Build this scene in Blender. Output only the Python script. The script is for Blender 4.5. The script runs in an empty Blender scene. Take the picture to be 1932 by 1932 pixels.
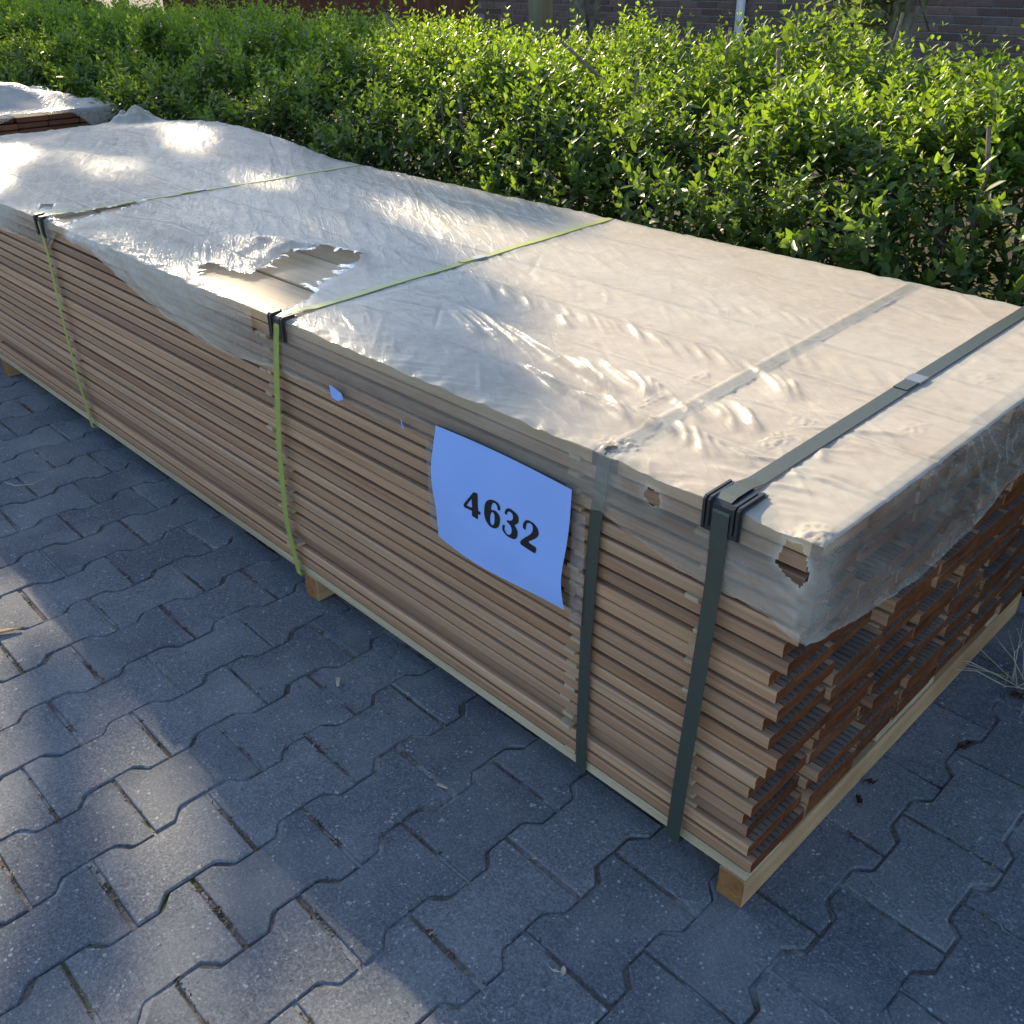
import bpy, bmesh, math, random
import numpy as np
from mathutils import Vector, Matrix
sc = bpy.context.scene
COL = sc.collection
rng = np.random.default_rng(7)
random.seed(7)

# ------------------------------------------------------------------ camera
cam_data = bpy.data.cameras.new('camera')
cam = bpy.data.objects.new('camera', cam_data)
COL.objects.link(cam)
cam_data.sensor_width = 36.0
cam_data.lens = 1772.6 / 1932 * 36.0
cam_data.clip_start = 0.02
cam_data.clip_end = 3000
PITCH, YAW, ROLL = 0.5278, 0.8000, -0.0072
fwd = Vector((math.cos(PITCH) * -math.sin(YAW), math.cos(PITCH) * math.cos(YAW), -math.sin(PITCH)))
right = Vector((math.cos(YAW), math.sin(YAW), 0))
up = right.cross(fwd)
r2 = right * math.cos(ROLL) + up * math.sin(ROLL)
u2 = -right * math.sin(ROLL) + up * math.cos(ROLL)
M = Matrix((r2, u2, -fwd)).transposed().to_4x4()
M.translation = Vector((0.417, -0.8731, 1.2144))
cam.matrix_world = M
sc.camera = cam

# ------------------------------------------------------------------ sky and sun
SUN = Vector((-2.0, 0.66, 1.0)).normalized()          # towards the sun
elev = math.asin(SUN.z)
world = bpy.data.worlds.new('World')
sc.world = world
world.use_nodes = True
wn = world.node_tree.nodes
wl = world.node_tree.links
wn.clear()
wo = wn.new('ShaderNodeOutputWorld')
wb = wn.new('ShaderNodeBackground')
ws = wn.new('ShaderNodeTexSky')
ws.sky_type = 'NISHITA'
ws.sun_disc = False
ws.sun_elevation = elev
ws.sun_rotation = math.atan2(SUN.x, SUN.y)
ws.air_density = 1.0
ws.dust_density = 0.6
ws.ozone_density = 2.2
wb.inputs['Strength'].default_value = 0.13
wl.new(ws.outputs[0], wb.inputs[0])
wl.new(wb.outputs[0], wo.inputs[0])
sl = bpy.data.lights.new('sun', 'SUN')
sl.energy = 4.6
sl.angle = math.radians(0.55)
sl.color = (1.0, 0.835, 0.57)
so = bpy.data.objects.new('sun', sl)
so.rotation_euler = SUN.to_track_quat('Z', 'Y').to_euler()
so.location = SUN * 30
COL.objects.link(so)
sc.view_settings.view_transform = 'Standard'
sc.view_settings.look = 'None'
sc.view_settings.gamma = 1.0
sc.view_settings.use_curve_mapping = False
sc.view_settings.exposure = 1.42
sc.cycles.max_bounces = 6
sc.cycles.transparent_max_bounces = 16
sc.cycles.diffuse_bounces = 3
sc.cycles.transmission_bounces = 4

# ------------------------------------------------------------------ helpers
def tag(o, label=None, cat=None, group=None, kind=None):
    if label: o['label'] = label
    if cat: o['category'] = cat
    if group: o['group'] = group
    if kind: o['kind'] = kind
    return o

def empty(name, loc=(0, 0, 0)):
    o = bpy.data.objects.new(name, None)
    o.empty_display_size = 0.05
    o.location = loc
    COL.objects.link(o)
    return o

def link(name, me, parent=None, loc=None, rot=None):
    o = bpy.data.objects.new(name, me)
    COL.objects.link(o)
    if parent: o.parent = parent
    if loc is not None: o.location = loc
    if rot is not None: o.rotation_euler = rot
    return o

def mesh_np(name, V, F, mats, smooth=False, mat_idx=None):
    """V (n,3) array; F list of arrays (each m x k) or list of tuples"""
    me = bpy.data.meshes.new(name)
    if isinstance(F, np.ndarray): F = [F]
    if len(F) and isinstance(F[0], np.ndarray):
        nl = sum(f.size for f in F)
        npoly = sum(len(f) for f in F)
        loops = np.concatenate([f.ravel() for f in F]).astype(np.int32)
        tot = np.concatenate([np.full(len(f), f.shape[1], np.int32) for f in F])
        start = np.concatenate([[0], np.cumsum(tot)[:-1]]).astype(np.int32)
        me.vertices.add(len(V)); me.loops.add(nl); me.polygons.add(npoly)
        me.vertices.foreach_set('co', np.asarray(V, np.float32).ravel())
        me.loops.foreach_set('vertex_index', loops)
        me.polygons.foreach_set('loop_start', start)
        me.polygons.foreach_set('loop_total', tot)
        me.update(calc_edges=True)
    else:
        me.from_pydata([tuple(v) for v in V], [], [tuple(f) for f in F])
        npoly = len(F)
    for m in (mats if isinstance(mats, (list, tuple)) else [mats]): me.materials.append(m)
    if mat_idx is not None: me.polygons.foreach_set('material_index', np.asarray(mat_idx, np.int32))
    if smooth: me.polygons.foreach_set('use_smooth', np.ones(npoly, bool))
    me.validate()
    me.update()
    return me

BOXF = [(0, 3, 2, 1), (4, 5, 6, 7), (0, 1, 5, 4), (1, 2, 6, 5), (2, 3, 7, 6), (3, 0, 4, 7)]
def box_arr(lo, hi):
    x0, y0, z0 = lo; x1, y1, z1 = hi
    return np.array([(x0, y0, z0), (x1, y0, z0), (x1, y1, z0), (x0, y1, z0), (x0, y0, z1), (x1, y0, z1), (x1, y1, z1), (x0, y1, z1)], float)

def bevel_box(name, lo, hi, mat, bev=0.003, seg=2):
    bm = bmesh.new()
    vs = [bm.verts.new(v) for v in box_arr(lo, hi)]
    for f in BOXF: bm.faces.new([vs[i] for i in f])
    bmesh.ops.recalc_face_normals(bm, faces=bm.faces)
    bmesh.ops.bevel(bm, geom=bm.edges[:], offset=bev, segments=seg, affect='EDGES', profile=0.5)
    me = bpy.data.meshes.new(name)
    bm.to_mesh(me); bm.free()
    me.materials.append(mat)
    return me

def tube_arr(pts, rad, n=8):
    pts = np.asarray(pts, float); rad = np.broadcast_to(np.asarray(rad, float), (len(pts),))
    V = []; F = []
    for i, p in enumerate(pts):
        d = pts[min(i + 1, len(pts) - 1)] - pts[max(i - 1, 0)]
        d = d / (np.linalg.norm(d) + 1e-9)
        a = np.cross(d, (0.31, 0.77, 0.55)); a /= np.linalg.norm(a) + 1e-9
        b = np.cross(d, a)
        for k in range(n):
            t = 2 * math.pi * k / n
            V.append(p + rad[i] * (math.cos(t) * a + math.sin(t) * b))
    for i in range(len(pts) - 1):
        for k in range(n):
            F.append((i * n + k, i * n + (k + 1) % n, (i + 1) * n + (k + 1) % n, (i + 1) * n + k))
    m = len(pts) - 1
    F2 = [tuple(range(n))[::-1], tuple(m * n + k for k in range(n))]
    return np.array(V), F, F2

class MB:
    def __init__(s): s.V = []; s.F = []; s.n = 0
    def add(s, V, *Fs):
        s.V.append(np.asarray(V, float))
        for F in Fs:
            for f in F: s.F.append(tuple(i + s.n for i in f))
        s.n += len(V)
    def box(s, lo, hi): s.add(box_arr(lo, hi), BOXF)
    def tube(s, pts, rad, n=8): s.add(*tube_arr(pts, rad, n))
    def mesh(s, name, mats, smooth=False):
        return mesh_np(name, np.concatenate(s.V), s.F, mats, smooth)

def vnoise(x, y, seed=0):
    """smooth gradient noise on arrays, about -1..1"""
    x = np.asarray(x, float); y = np.asarray(y, float)
    x, y = np.broadcast_arrays(x + .37, y + .41)
    xi = np.floor(x).astype(np.int64); yi = np.floor(y).astype(np.int64)
    fx = x - xi; fy = y - yi
    def g(a, b, dx, dy):
        n = (a * 374761393 + b * 668265263 + seed * 1442695041) & 0x7fffffff
        n = ((n ^ (n >> 13)) * 1274126177) & 0x7fffffff
        t = ((n ^ (n >> 16)) & 0xffff) * (6.2831853 / 65536.0)
        return np.cos(t) * dx + np.sin(t) * dy
    u = fx ** 3 * (fx * (fx * 6 - 15) + 10); v = fy ** 3 * (fy * (fy * 6 - 15) + 10)
    n00 = g(xi, yi, fx, fy); n10 = g(xi + 1, yi, fx - 1, fy); n01 = g(xi, yi + 1, fx, fy - 1); n11 = g(xi + 1, yi + 1, fx - 1, fy - 1)
    return 1.5 * ((n00 * (1 - u) + n10 * u) * (1 - v) + (n01 * (1 - u) + n11 * u) * v)

def fbm(x, y, oct=4, seed=0, gain=0.5):
    s = 0; a = 1; f = 1
    for i in range(oct):
        s = s + a * vnoise(x * f, y * f, seed + i * 17); a *= gain; f *= 2.03
    return s

# ------------------------------------------------------------------ materials
class NT:
    def __init__(s, name):
        s.m = bpy.data.materials.new(name); s.m.use_nodes = True
        s.t = s.m.node_tree; s.t.nodes.clear()
        s.out = s.n('ShaderNodeOutputMaterial')
    def n(s, typ, **kw):
        nd = s.t.nodes.new(typ)
        for k, v in kw.items():
            if k.startswith('i_'):
                nd.inputs[k[2:].replace('_', ' ')].default_value = v
            else: setattr(nd, k, v)
        return nd
    def l(s, a, b): s.t.links.new(a, b)
    def ramp(s, fac, stops):
        r = s.n('ShaderNodeValToRGB')
        e = r.color_ramp.elements
        while len(e) < len(stops): e.new(0.5)
        for q, (p, c) in zip(e, stops):
            q.position = p; q.color = (*c, 1) if len(c) == 3 else c
        s.l(fac, r.inputs[0]); return r.outputs[0]
    def noise(s, vec, scale, detail=4, rough=0.55, dist=0.0):
        nd = s.n('ShaderNodeTexNoise'); nd.inputs['Scale'].default_value = scale
        nd.inputs['Detail'].default_value = detail; nd.inputs['Roughness'].default_value = rough
        nd.inputs['Distortion'].default_value = dist
        if vec is not None: s.l(vec, nd.inputs['Vector'])
        return nd.outputs['Fac']
    def math(s, op, a, b=None, clamp=False):
        nd = s.n('ShaderNodeMath', operation=op); nd.use_clamp = clamp
        for i, v in enumerate((a, b)):
            if v is None: continue
            if isinstance(v, (int, float)): nd.inputs[i].default_value = v
            else: s.l(v, nd.inputs[i])
        return nd.outputs[0]
    def mix(s, fac, a, b, mode='MIX'):
        nd = s.n('ShaderNodeMix', data_type='RGBA', blend_type=mode)
        for idx, v in ((0, fac), (6, a), (7, b)):
            if isinstance(v, (int, float)): nd.inputs[idx].default_value = v
            elif isinstance(v, tuple): nd.inputs[idx].default_value = (*v, 1) if len(v) == 3 else v
            else: s.l(v, nd.inputs[idx])
        return nd.outputs[2]
    def mapping(s, vec, scale=(1, 1, 1), loc=None):
        nd = s.n('ShaderNodeMapping'); nd.inputs['Scale'].default_value = scale
        s.l(vec, nd.inputs['Vector'])
        if loc is not None: s.l(loc, nd.inputs['Location'])
        return nd.outputs[0]
    def principled(s, col, rough=0.6, spec=0.5, bump=None, bstr=0.3, bdist=0.002, **kw):
        p = s.n('ShaderNodeBsdfPrincipled')
        if isinstance(col, tuple): p.inputs['Base Color'].default_value = (*col, 1)
        else: s.l(col, p.inputs['Base Color'])
        if isinstance(rough, (int, float)): p.inputs['Roughness'].default_value = rough
        else: s.l(rough, p.inputs['Roughness'])
        p.inputs['Specular IOR Level'].default_value = spec
        if bump is not None:
            b = s.n('ShaderNodeBump'); b.inputs['Strength'].default_value = bstr; b.inputs['Distance'].default_value = bdist
            s.l(bump, b.inputs['Height']); s.l(b.outputs[0], p.inputs['Normal'])
        s.l(p.outputs[0], s.out.inputs[0]); return p

def mat_wood(name, dark, light, grain=(1.2, 55, 70), rough=0.6, hue=0.35, end=False, spec=0.35, bst=0.35):
    t = NT(name)
    tc = t.n('ShaderNodeTexCoord'); oi = t.n('ShaderNodeObjectInfo')
    off = t.n('ShaderNodeVectorMath', operation='SCALE'); off.inputs[0].default_value = (37, 91, 53)
    t.l(oi.outputs['Random'], off.inputs['Scale'])
    v = t.mapping(tc.outputs['Object'], grain, off.outputs[0])
    n1 = t.noise(v, 1.0, 6, 0.62, 0.35)
    v2 = t.mapping(tc.outputs['Object'], (grain[0] * 4, grain[1] * 4, grain[2] * 4), off.outputs[0])
    n2 = t.noise(v2, 1.0, 3, 0.6)
    v3 = t.mapping(tc.outputs['Object'], (1.1, 6, 6), off.outputs[0])
    n3 = t.noise(v3, 1.0, 2, 0.5)
    f = t.math('ADD', t.math('MULTIPLY', n1, 0.6), t.math('MULTIPLY', n2, 0.4))
    c = t.ramp(f, [(0.30, dark), (0.68, light)])
    tint = t.ramp(oi.outputs['Random'], [(0.0, (0.52, 0.43, 0.38)), (0.2, (1.0, 0.90, 0.80)), (0.4, (0.76, 0.74, 0.72)), (0.6, (1.22, 1.08, 0.95)), (0.8, (0.80, 0.62, 0.48)), (1.0, (1.08, 0.98, 0.88))])
    c = t.mix(hue, c, t.mix(1.0, c, tint, 'MULTIPLY'))
    c = t.mix(t.ramp(n3, [(0.35, (0, 0, 0)), (0.75, (1, 1, 1))]), c, t.mix(1.0, c, (0.72, 0.66, 0.62), 'MULTIPLY'))
    t.principled(c, rough, spec, f, bst, 0.001)
    return t.m

def mat_plain(name, col, rough=0.5, spec=0.5, var=0.15, scale=30, bstr=0.1, metal=0):
    t = NT(name); tc = t.n('ShaderNodeTexCoord')
    n = t.noise(tc.outputs['Object'], scale, 4)
    d = tuple(max(0, c * (1 - var)) for c in col); l = tuple(c * (1 + var) for c in col)
    p = t.principled(t.ramp(n, [(0.3, d), (0.7, l)]), rough, spec, n, bstr, 0.001)
    p.inputs['Metallic'].default_value = metal
    return t.m

# ------------------------------------------------------------------ measured outlines
RIDGES=[
(-0.897,0.244,-0.746,0.199),(-0.889,0.268,-0.686,0.201),(-0.855,0.285,-0.614,0.188),(-0.790,0.266,-0.542,0.182),(-0.680,0.235,-0.494,0.168),(-0.613,0.217,-0.459,0.167),(-0.573,0.215,-0.427,0.164),(-0.554,0.235,-0.418,0.173),(-0.519,0.256,-0.402,0.188),(-0.465,0.245,-0.374,0.183),(-0.430,0.243,-0.368,0.200),(-0.400,0.236,-0.347,0.199),(-0.607,0.143,-0.473,0.107),(-0.539,0.135,-0.401,0.092),(-0.469,0.122,-0.353,0.099),(-0.428,0.141,-0.327,0.095),(-0.395,0.140,-0.302,0.101),(-0.363,0.140,-0.275,0.099),(-0.328,0.134,-0.261,0.095),(-0.302,0.149,-0.234,0.095),(-0.275,0.147,-0.196,0.089),(-0.243,0.141,-0.175,0.092),(-0.217,0.139,-0.160,0.099),(-0.186,0.133,-0.144,0.098),(-0.367,0.224,-0.273,0.168),(-0.317,0.229,-0.246,0.195),(-0.291,0.234,-0.216,0.187),(-0.280,0.255,-0.192,0.201),(-0.252,0.251,-0.173,0.192),(-0.325,0.396,-0.238,0.329),(-0.294,0.390,-0.217,0.329),(-0.266,0.393,-0.204,0.342),(-0.736,0.368,-0.667,0.339),(-0.124,0.222,-0.077,0.182),]
DIGITS={
'4' :[[ (-0.5499,0.4991),(-0.5461,0.5006),(-0.5402,0.5002),(-0.5398,0.4802),(-0.5388,0.4704),(-0.5331,0.4694),(-0.5343,0.4650),(-0.5390,0.4642),(-0.5395,0.4552),(-0.5428,0.4542),(-0.5532,0.4555),(-0.5529,0.4647),(-0.5700,0.4641),(-0.5727,0.4665),(-0.5720,0.4702) ],[ (-0.5539,0.4862),(-0.5647,0.4714),(-0.5640,0.4695),(-0.5526,0.4707) ],],
'6' :[[ (-0.4909,0.4896),(-0.4961,0.4879),(-0.4965,0.4927),(-0.4980,0.4963),(-0.5011,0.4983),(-0.5053,0.4979),(-0.5079,0.4956),(-0.5096,0.4916),(-0.5109,0.4823),(-0.5077,0.4840),(-0.5034,0.4853),(-0.4993,0.4845),(-0.4951,0.4825),(-0.4923,0.4795),(-0.4909,0.4742),(-0.4914,0.4673),(-0.4934,0.4605),(-0.4972,0.4558),(-0.5020,0.4530),(-0.5078,0.4518),(-0.5137,0.4527),(-0.5195,0.4567),(-0.5236,0.4622),(-0.5256,0.4691),(-0.5255,0.4792),(-0.5245,0.4864),(-0.5222,0.4923),(-0.5179,0.4974),(-0.5115,0.5012),(-0.5052,0.5025),(-0.4989,0.5021),(-0.4938,0.5004),(-0.4913,0.4965),(-0.4906,0.4935) ],[ (-0.5083,0.4804),(-0.5110,0.4768),(-0.5127,0.4702),(-0.5126,0.4626),(-0.5114,0.4580),(-0.5078,0.4561),(-0.5045,0.4592),(-0.5030,0.4649),(-0.5028,0.4751),(-0.5041,0.4788),(-0.5062,0.4804) ],],
'3' :[[ (-0.4775,0.4864),(-0.4811,0.4883),(-0.4813,0.4907),(-0.4795,0.4955),(-0.4753,0.5001),(-0.4702,0.5014),(-0.4632,0.5002),(-0.4572,0.4982),(-0.4532,0.4949),(-0.4517,0.4898),(-0.4522,0.4847),(-0.4547,0.4803),(-0.4613,0.4759),(-0.4578,0.4732),(-0.4548,0.4695),(-0.4536,0.4650),(-0.4538,0.4591),(-0.4563,0.4542),(-0.4615,0.4503),(-0.4687,0.4496),(-0.4759,0.4503),(-0.4821,0.4531),(-0.4857,0.4562),(-0.4866,0.4609),(-0.4860,0.4662),(-0.4834,0.4673),(-0.4803,0.4678),(-0.4814,0.4631),(-0.4815,0.4589),(-0.4789,0.4549),(-0.4748,0.4533),(-0.4707,0.4543),(-0.4676,0.4577),(-0.4660,0.4630),(-0.4665,0.4678),(-0.4690,0.4718),(-0.4730,0.4742),(-0.4771,0.4750),(-0.4766,0.4781),(-0.4740,0.4792),(-0.4684,0.4803),(-0.4648,0.4839),(-0.4635,0.4882),(-0.4642,0.4928),(-0.4668,0.4950),(-0.4713,0.4960),(-0.4749,0.4937),(-0.4765,0.4902) ],],
'2' :[[ (-0.4372,0.4758),(-0.4432,0.4786),(-0.4432,0.4827),(-0.4417,0.4883),(-0.4383,0.4934),(-0.4343,0.4959),(-0.4285,0.4967),(-0.4216,0.4960),(-0.4158,0.4932),(-0.4119,0.4888),(-0.4101,0.4839),(-0.4106,0.4796),(-0.4127,0.4754),(-0.4175,0.4700),(-0.4243,0.4649),(-0.4322,0.4585),(-0.4243,0.4567),(-0.4135,0.4565),(-0.4153,0.4448),(-0.4212,0.4447),(-0.4312,0.4456),(-0.4412,0.4466),(-0.4482,0.4481),(-0.4477,0.4529),(-0.4452,0.4566),(-0.4392,0.4625),(-0.4313,0.4697),(-0.4254,0.4760),(-0.4225,0.4818),(-0.4224,0.4875),(-0.4235,0.4911),(-0.4275,0.4931),(-0.4324,0.4918),(-0.4353,0.4885),(-0.4366,0.4839) ],],
}

# ------------------------------------------------------------------ dimensions measured from the photograph
W, H, L = 1.028, 0.648, 3.68        # bundle width, top of the boards, length
NL = 22                             # layers of boards
Z0 = 0.078                          # top of the base planks
PITCHZ = (H - Z0) / NL
TB = 0.0204                         # board thickness

# ------------------------------------------------------------------ ground
def mat_earth():
    t = NT('earth'); tc = t.n('ShaderNodeTexCoord'); g = tc.outputs['Object']
    n = t.noise(g, 9, 6, 0.65); n2 = t.noise(g, 60, 3)
    c = t.ramp(n, [(0.3, (0.035, 0.026, 0.018)), (0.7, (0.085, 0.065, 0.042))])
    c = t.mix(t.ramp(n2, [(0.55, (0, 0, 0)), (0.65, (1, 1, 1))]), c, (0.05, 0.06, 0.02))
    t.principled(c, 0.95, 0.2, n2, 0.6, 0.01); return t.m
M_EARTH = mat_earth()
g = mesh_np('ground', [(-400, -400, -0.05), (400, -400, -0.05), (400, 400, -0.05), (-400, 400, -0.05)], [(0, 1, 2, 3)], M_EARTH)
tag(link('ground', g), kind='structure')
YB = 1.135
N = 60
xs = np.linspace(-14, 4, 240); ys = np.linspace(YB, 7.3, 50)
X, Y = np.meshgrid(xs, ys)
Z = -0.02 + 0.02 * fbm(X * 3, Y * 3, 3, 5) + 0.02 * np.clip((Y - YB) / 0.3, 0, 1)
V = np.stack([X, Y, Z], -1).reshape(-1, 3)
idx = np.arange(len(ys) * len(xs)).reshape(len(ys), len(xs))
F = np.stack([idx[:-1, :-1], idx[:-1, 1:], idx[1:, 1:], idx[1:, :-1]], -1).reshape(-1, 4)
tag(link('planting_bed', mesh_np('planting_bed', V, F, M_EARTH, True)), kind='structure')

# joint filling between the pavers
def mat_joint():
    t = NT('joint_sand'); tc = t.n('ShaderNodeTexCoord'); g = tc.outputs['Object']
    n = t.noise(g, 7, 4, 0.6); n2 = t.noise(g, 160, 4, 0.7)
    c = t.ramp(n2, [(0.3, (0.055, 0.048, 0.042)), (0.7, (0.17, 0.145, 0.125))])
    w = t.ramp(n2, [(0.3, (0.17, 0.17, 0.17)), (0.7, (0.34, 0.335, 0.33))])
    c = t.mix(t.ramp(n, [(0.47, (0, 0, 0)), (0.56, (1, 1, 1))]), c, w)
    n3 = t.noise(g, 4.3, 3, 0.6)
    c = t.mix(t.ramp(n3, [(0.62, (0, 0, 0)), (0.68, (1, 1, 1))]), c, (0.05, 0.07, 0.015))
    t.principled(c, 0.95, 0.2, n2, 0.9, 0.003); return t.m
M_JOINT = mat_joint()
xs = np.arange(-3.4, 1.0, 0.012); ys = np.arange(-1.6, YB, 0.012)
X, Y = np.meshgrid(xs, ys)
hz = fbm(X * 7, Y * 7, 3, 11)
Z = np.minimum(-0.0046 + 0.0018 * hz + 0.0010 * vnoise(X * 80, Y * 80, 3), -.0034)
V = np.stack([X, Y, Z], -1).reshape(-1, 3)
idx = np.arange(len(ys) * len(xs)).reshape(len(ys), len(xs))
F = np.stack([idx[:-1, :-1], idx[:-1, 1:], idx[1:, 1:], idx[1:, :-1]], -1).reshape(-1, 4)
nv = len(V)
V = np.concatenate([V, [(-14, -6, -0.011), (4, -6, -0.011), (4, YB, -0.011), (-14, YB, -0.011)]])
me = mesh_np('pavement', V, [F, np.array([[nv, nv + 1, nv + 2, nv + 3]])], M_JOINT, True)
pavement = tag(link('pavement', me), kind='structure')

def mat_paver():
    t = NT('paver_concrete'); geo = t.n('ShaderNodeNewGeometry'); g = geo.outputs['Position']
    oi = t.n('ShaderNodeObjectInfo')
    n1 = t.noise(g, 5, 5, 0.6); n2 = t.noise(g, 210, 5, 0.8); n3 = t.noise(g, 45, 5, 0.7)
    base = t.ramp(n2, [(0.34, (0.042, 0.047, 0.056)), (0.5, (0.116, 0.124, 0.142)), (0.66, (0.27, 0.28, 0.30))])
    base = t.mix(0.30, base, t.ramp(n3, [(0.3, (0.08, 0.087, 0.10)), (0.7, (0.17, 0.178, 0.195))]))
    tint = t.ramp(oi.outputs['Random'], [(0, (0.78, 0.78, 0.80)), (0.5, (1.0, 0.99, 0.98)), (1, (1.22, 1.18, 1.12))])
    base = t.mix(1.0, base, tint, 'MULTIPLY')
    # dusty pale bloom
    base = t.mix(t.ramp(n1, [(0.45, (0, 0, 0)), (0.72, (0.5, 0.5, 0.5))]), base, (0.27, 0.265, 0.26))
    # pale aggregate specks
    vo = t.n('ShaderNodeTexVoronoi'); vo.inputs['Scale'].default_value = 95; t.l(g, vo.inputs['Vector'])
    sp = t.math('LESS_THAN', vo.outputs['Distance'], t.math('MULTIPLY', t.math('SUBTRACT', t.noise(g, 33, 2), 0.40), 1.0))
    base = t.mix(t.math('MULTIPLY', sp, 0.65), base, (0.42, 0.415, 0.40))
    vo2 = t.n('ShaderNodeTexVoronoi'); vo2.inputs['Scale'].default_value = 260; t.l(g, vo2.inputs['Vector'])
    sp2 = t.math('LESS_THAN', vo2.outputs['Distance'], t.math('MULTIPLY', t.math('SUBTRACT', t.noise(g, 90, 2), 0.39), 1.2))
    base = t.mix(t.math('MULTIPLY', sp2, 0.5), base, (0.36, 0.36, 0.36))
    # dark pits
    pit = t.ramp(t.noise(g, 130, 4, 0.75), [(0.30, (1, 1, 1)), (0.36, (0, 0, 0))])
    base = t.mix(t.math('MULTIPLY', pit, 0.7), base, (0.045, 0.045, 0.05))
    h = t.math('SUBTRACT', t.math('ADD', n2, t.math('MULTIPLY', n3, 0.8)), t.math('MULTIPLY', pit, 1.4))
    t.principled(base, 0.82, 0.35, h, 1.0, 0.0022); return t.m
M_PAVER = mat_paver()

PX, PY, X00 = 0.1417, 0.2, -0.615
def paver_mesh(name, seed):
    r = random.Random(seed)
    gx, gy = 0.0010, 0.0029
    hw, ww, hl = 0.0826 - gx, 0.0590 - gx, 0.1 - gy
    a, b = 0.0415, 0.0645
    sh = 0.0012
    q = [(-hw, -hl), (hw, -hl), (hw, -b - sh), (hw - .003, -b + .003), (ww + .004, -a - .005), (ww, -a), (ww, a), (ww + .004, a + .005), (hw - .003, b - .003), (hw, b + sh), (hw, hl), (-hw, hl), (-hw, b + sh), (-hw + .003, b - .003), (-ww - .004, a + .005), (-ww, a), (-ww, -a), (-ww - .004, -a - .005), (-hw + .003, -b + .003), (-hw, -b - sh)]
    n = len(q)
    q = [(x + r.uniform(-.0006, .0006), y + r.uniform(-.0006, .0006)) for x, y in q]
    c = 0.0030
    # inward offset
    inn = []
    for i in range(n):
        p0, p1, p2 = Vector(q[i - 1]), Vector(q[i]), Vector(q[(i + 1) % n])
        e1 = (p1 - p0).normalized(); e2 = (p2 - p1).normalized()
        n1 = Vector((-e1.y, e1.x)); n2 = Vector((-e2.y, e2.x))
        m = (n1 + n2).normalized(); k = min(c / max(0.5, m.dot(n1)), c * 1.5)
        p = p1 + m * k
        inn.append((p.x, p.y))
    V = [(x, y, -0.022) for x, y in q] + [(x, y, -0.0036) for x, y in q] + [(x * .985 + xi * .015, y * .985 + yi * .015, -0.004) if 0 else ((x + xi * 1.0) / 2, (y + yi) / 2, -0.0011) for (x, y), (xi, yi) in zip(q, inn)] + [(x, y, 0) for x, y in inn]
    F = []
    for k in range(3):
        for i in range(n):
            j = (i + 1) % n
            F.append((k * n + i, k * n + j, (k + 1) * n + j, (k + 1) * n + i))
    F.append(tuple(range(3 * n, 4 * n)))
    me = mesh_np(name, V, F, M_PAVER, False)
    return me
PAV = [paver_mesh('paver', s) for s in range(5)]
cells = []
for k in range(-36, 18):
    xc = X00 + (k + .5) * PX
    off = 0.045 if k % 2 == 0 else 0.145
    for j in range(-15, 10):
        yc = off + j * PY + PY / 2
        if yc + .1 > YB - .012: continue
        if -3.0 < xc < -0.12 and 0.2 < yc < 0.9: continue         # wholly hidden under the timber
        cells.append((xc, yc))
def seen(x, y):
    d = Vector((x, y, 0)) - M.translation
    zc = d.dot(fwd)
    if zc < .2: return 0
    a, b = d.dot(r2) / zc * 1.7726, d.dot(u2) / zc * 1.7726
    return abs(a) < 1.12 and abs(b) < 1.12
cells.sort(key=lambda c: (0 if seen(*c) else 1, (c[0] - .4) ** 2 + (c[1] + .87) ** 2))
stuffV = MB()
for i, (x, y) in enumerate(cells):
    rz = random.gauss(0, .005)
    rot = (random.gauss(0, .0042), random.gauss(0, .0055), rz + (math.pi if random.random() < .5 else 0))
    loc = (x + random.gauss(0, .0011), y + random.gauss(0, .0013), random.gauss(-0.0005, .0011))
    me = PAV[random.randrange(len(PAV))]
    if i < 290:
        link('paver', me, pavement, loc, rot)
    else:
        mat = Matrix.Translation(loc) @ Matrix.Rotation(rot[2], 4, 'Z')
        stuffV.add([mat @ v.co for v in me.vertices], [tuple(p.vertices) for p in me.polygons])
o = link('paver', stuffV.mesh('paver_field', M_PAVER), pavement)
tag(o, kind='stuff')

# crumbs, moss and husks lying in the joints
def mat_crumb():
    t = NT('crumbs'); geo = t.n('ShaderNodeNewGeometry')
    rnd = geo.outputs['Random Per Island']
    c = t.ramp(rnd, [(0, (0.03, 0.02, 0.013)), (0.45, (0.09, 0.055, 0.03)), (0.75, (0.16, 0.10, 0.055)), (0.93, (0.28, 0.2, 0.12)), (1, (0.40, 0.33, 0.24))])
    t.principled(c, 0.9, 0.2); return t.m
M_CRUMB = mat_crumb()
cv = []; cf = []
def crumb(x, y, z, s, el=1.0):
    a = random.uniform(0, 6.28); b = len(cv)
    ca, sa = math.cos(a), math.sin(a)
    for (u, v, w) in ((-el, -.5, 0), (el, -.4, .1), (.8 * el, .5, 0), (-.7 * el, .6, .2), (0, 0, .75)):
        u *= s; v *= s; w *= s
        cv.append((x + u * ca - v * sa, y + u * sa + v * ca, z + w + random.uniform(-.2, .2) * s))
    cf.extend([(b, b + 1, b + 4), (b + 1, b + 2, b + 4), (b + 2, b + 3, b + 4), (b + 3, b, b + 4)])
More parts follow.
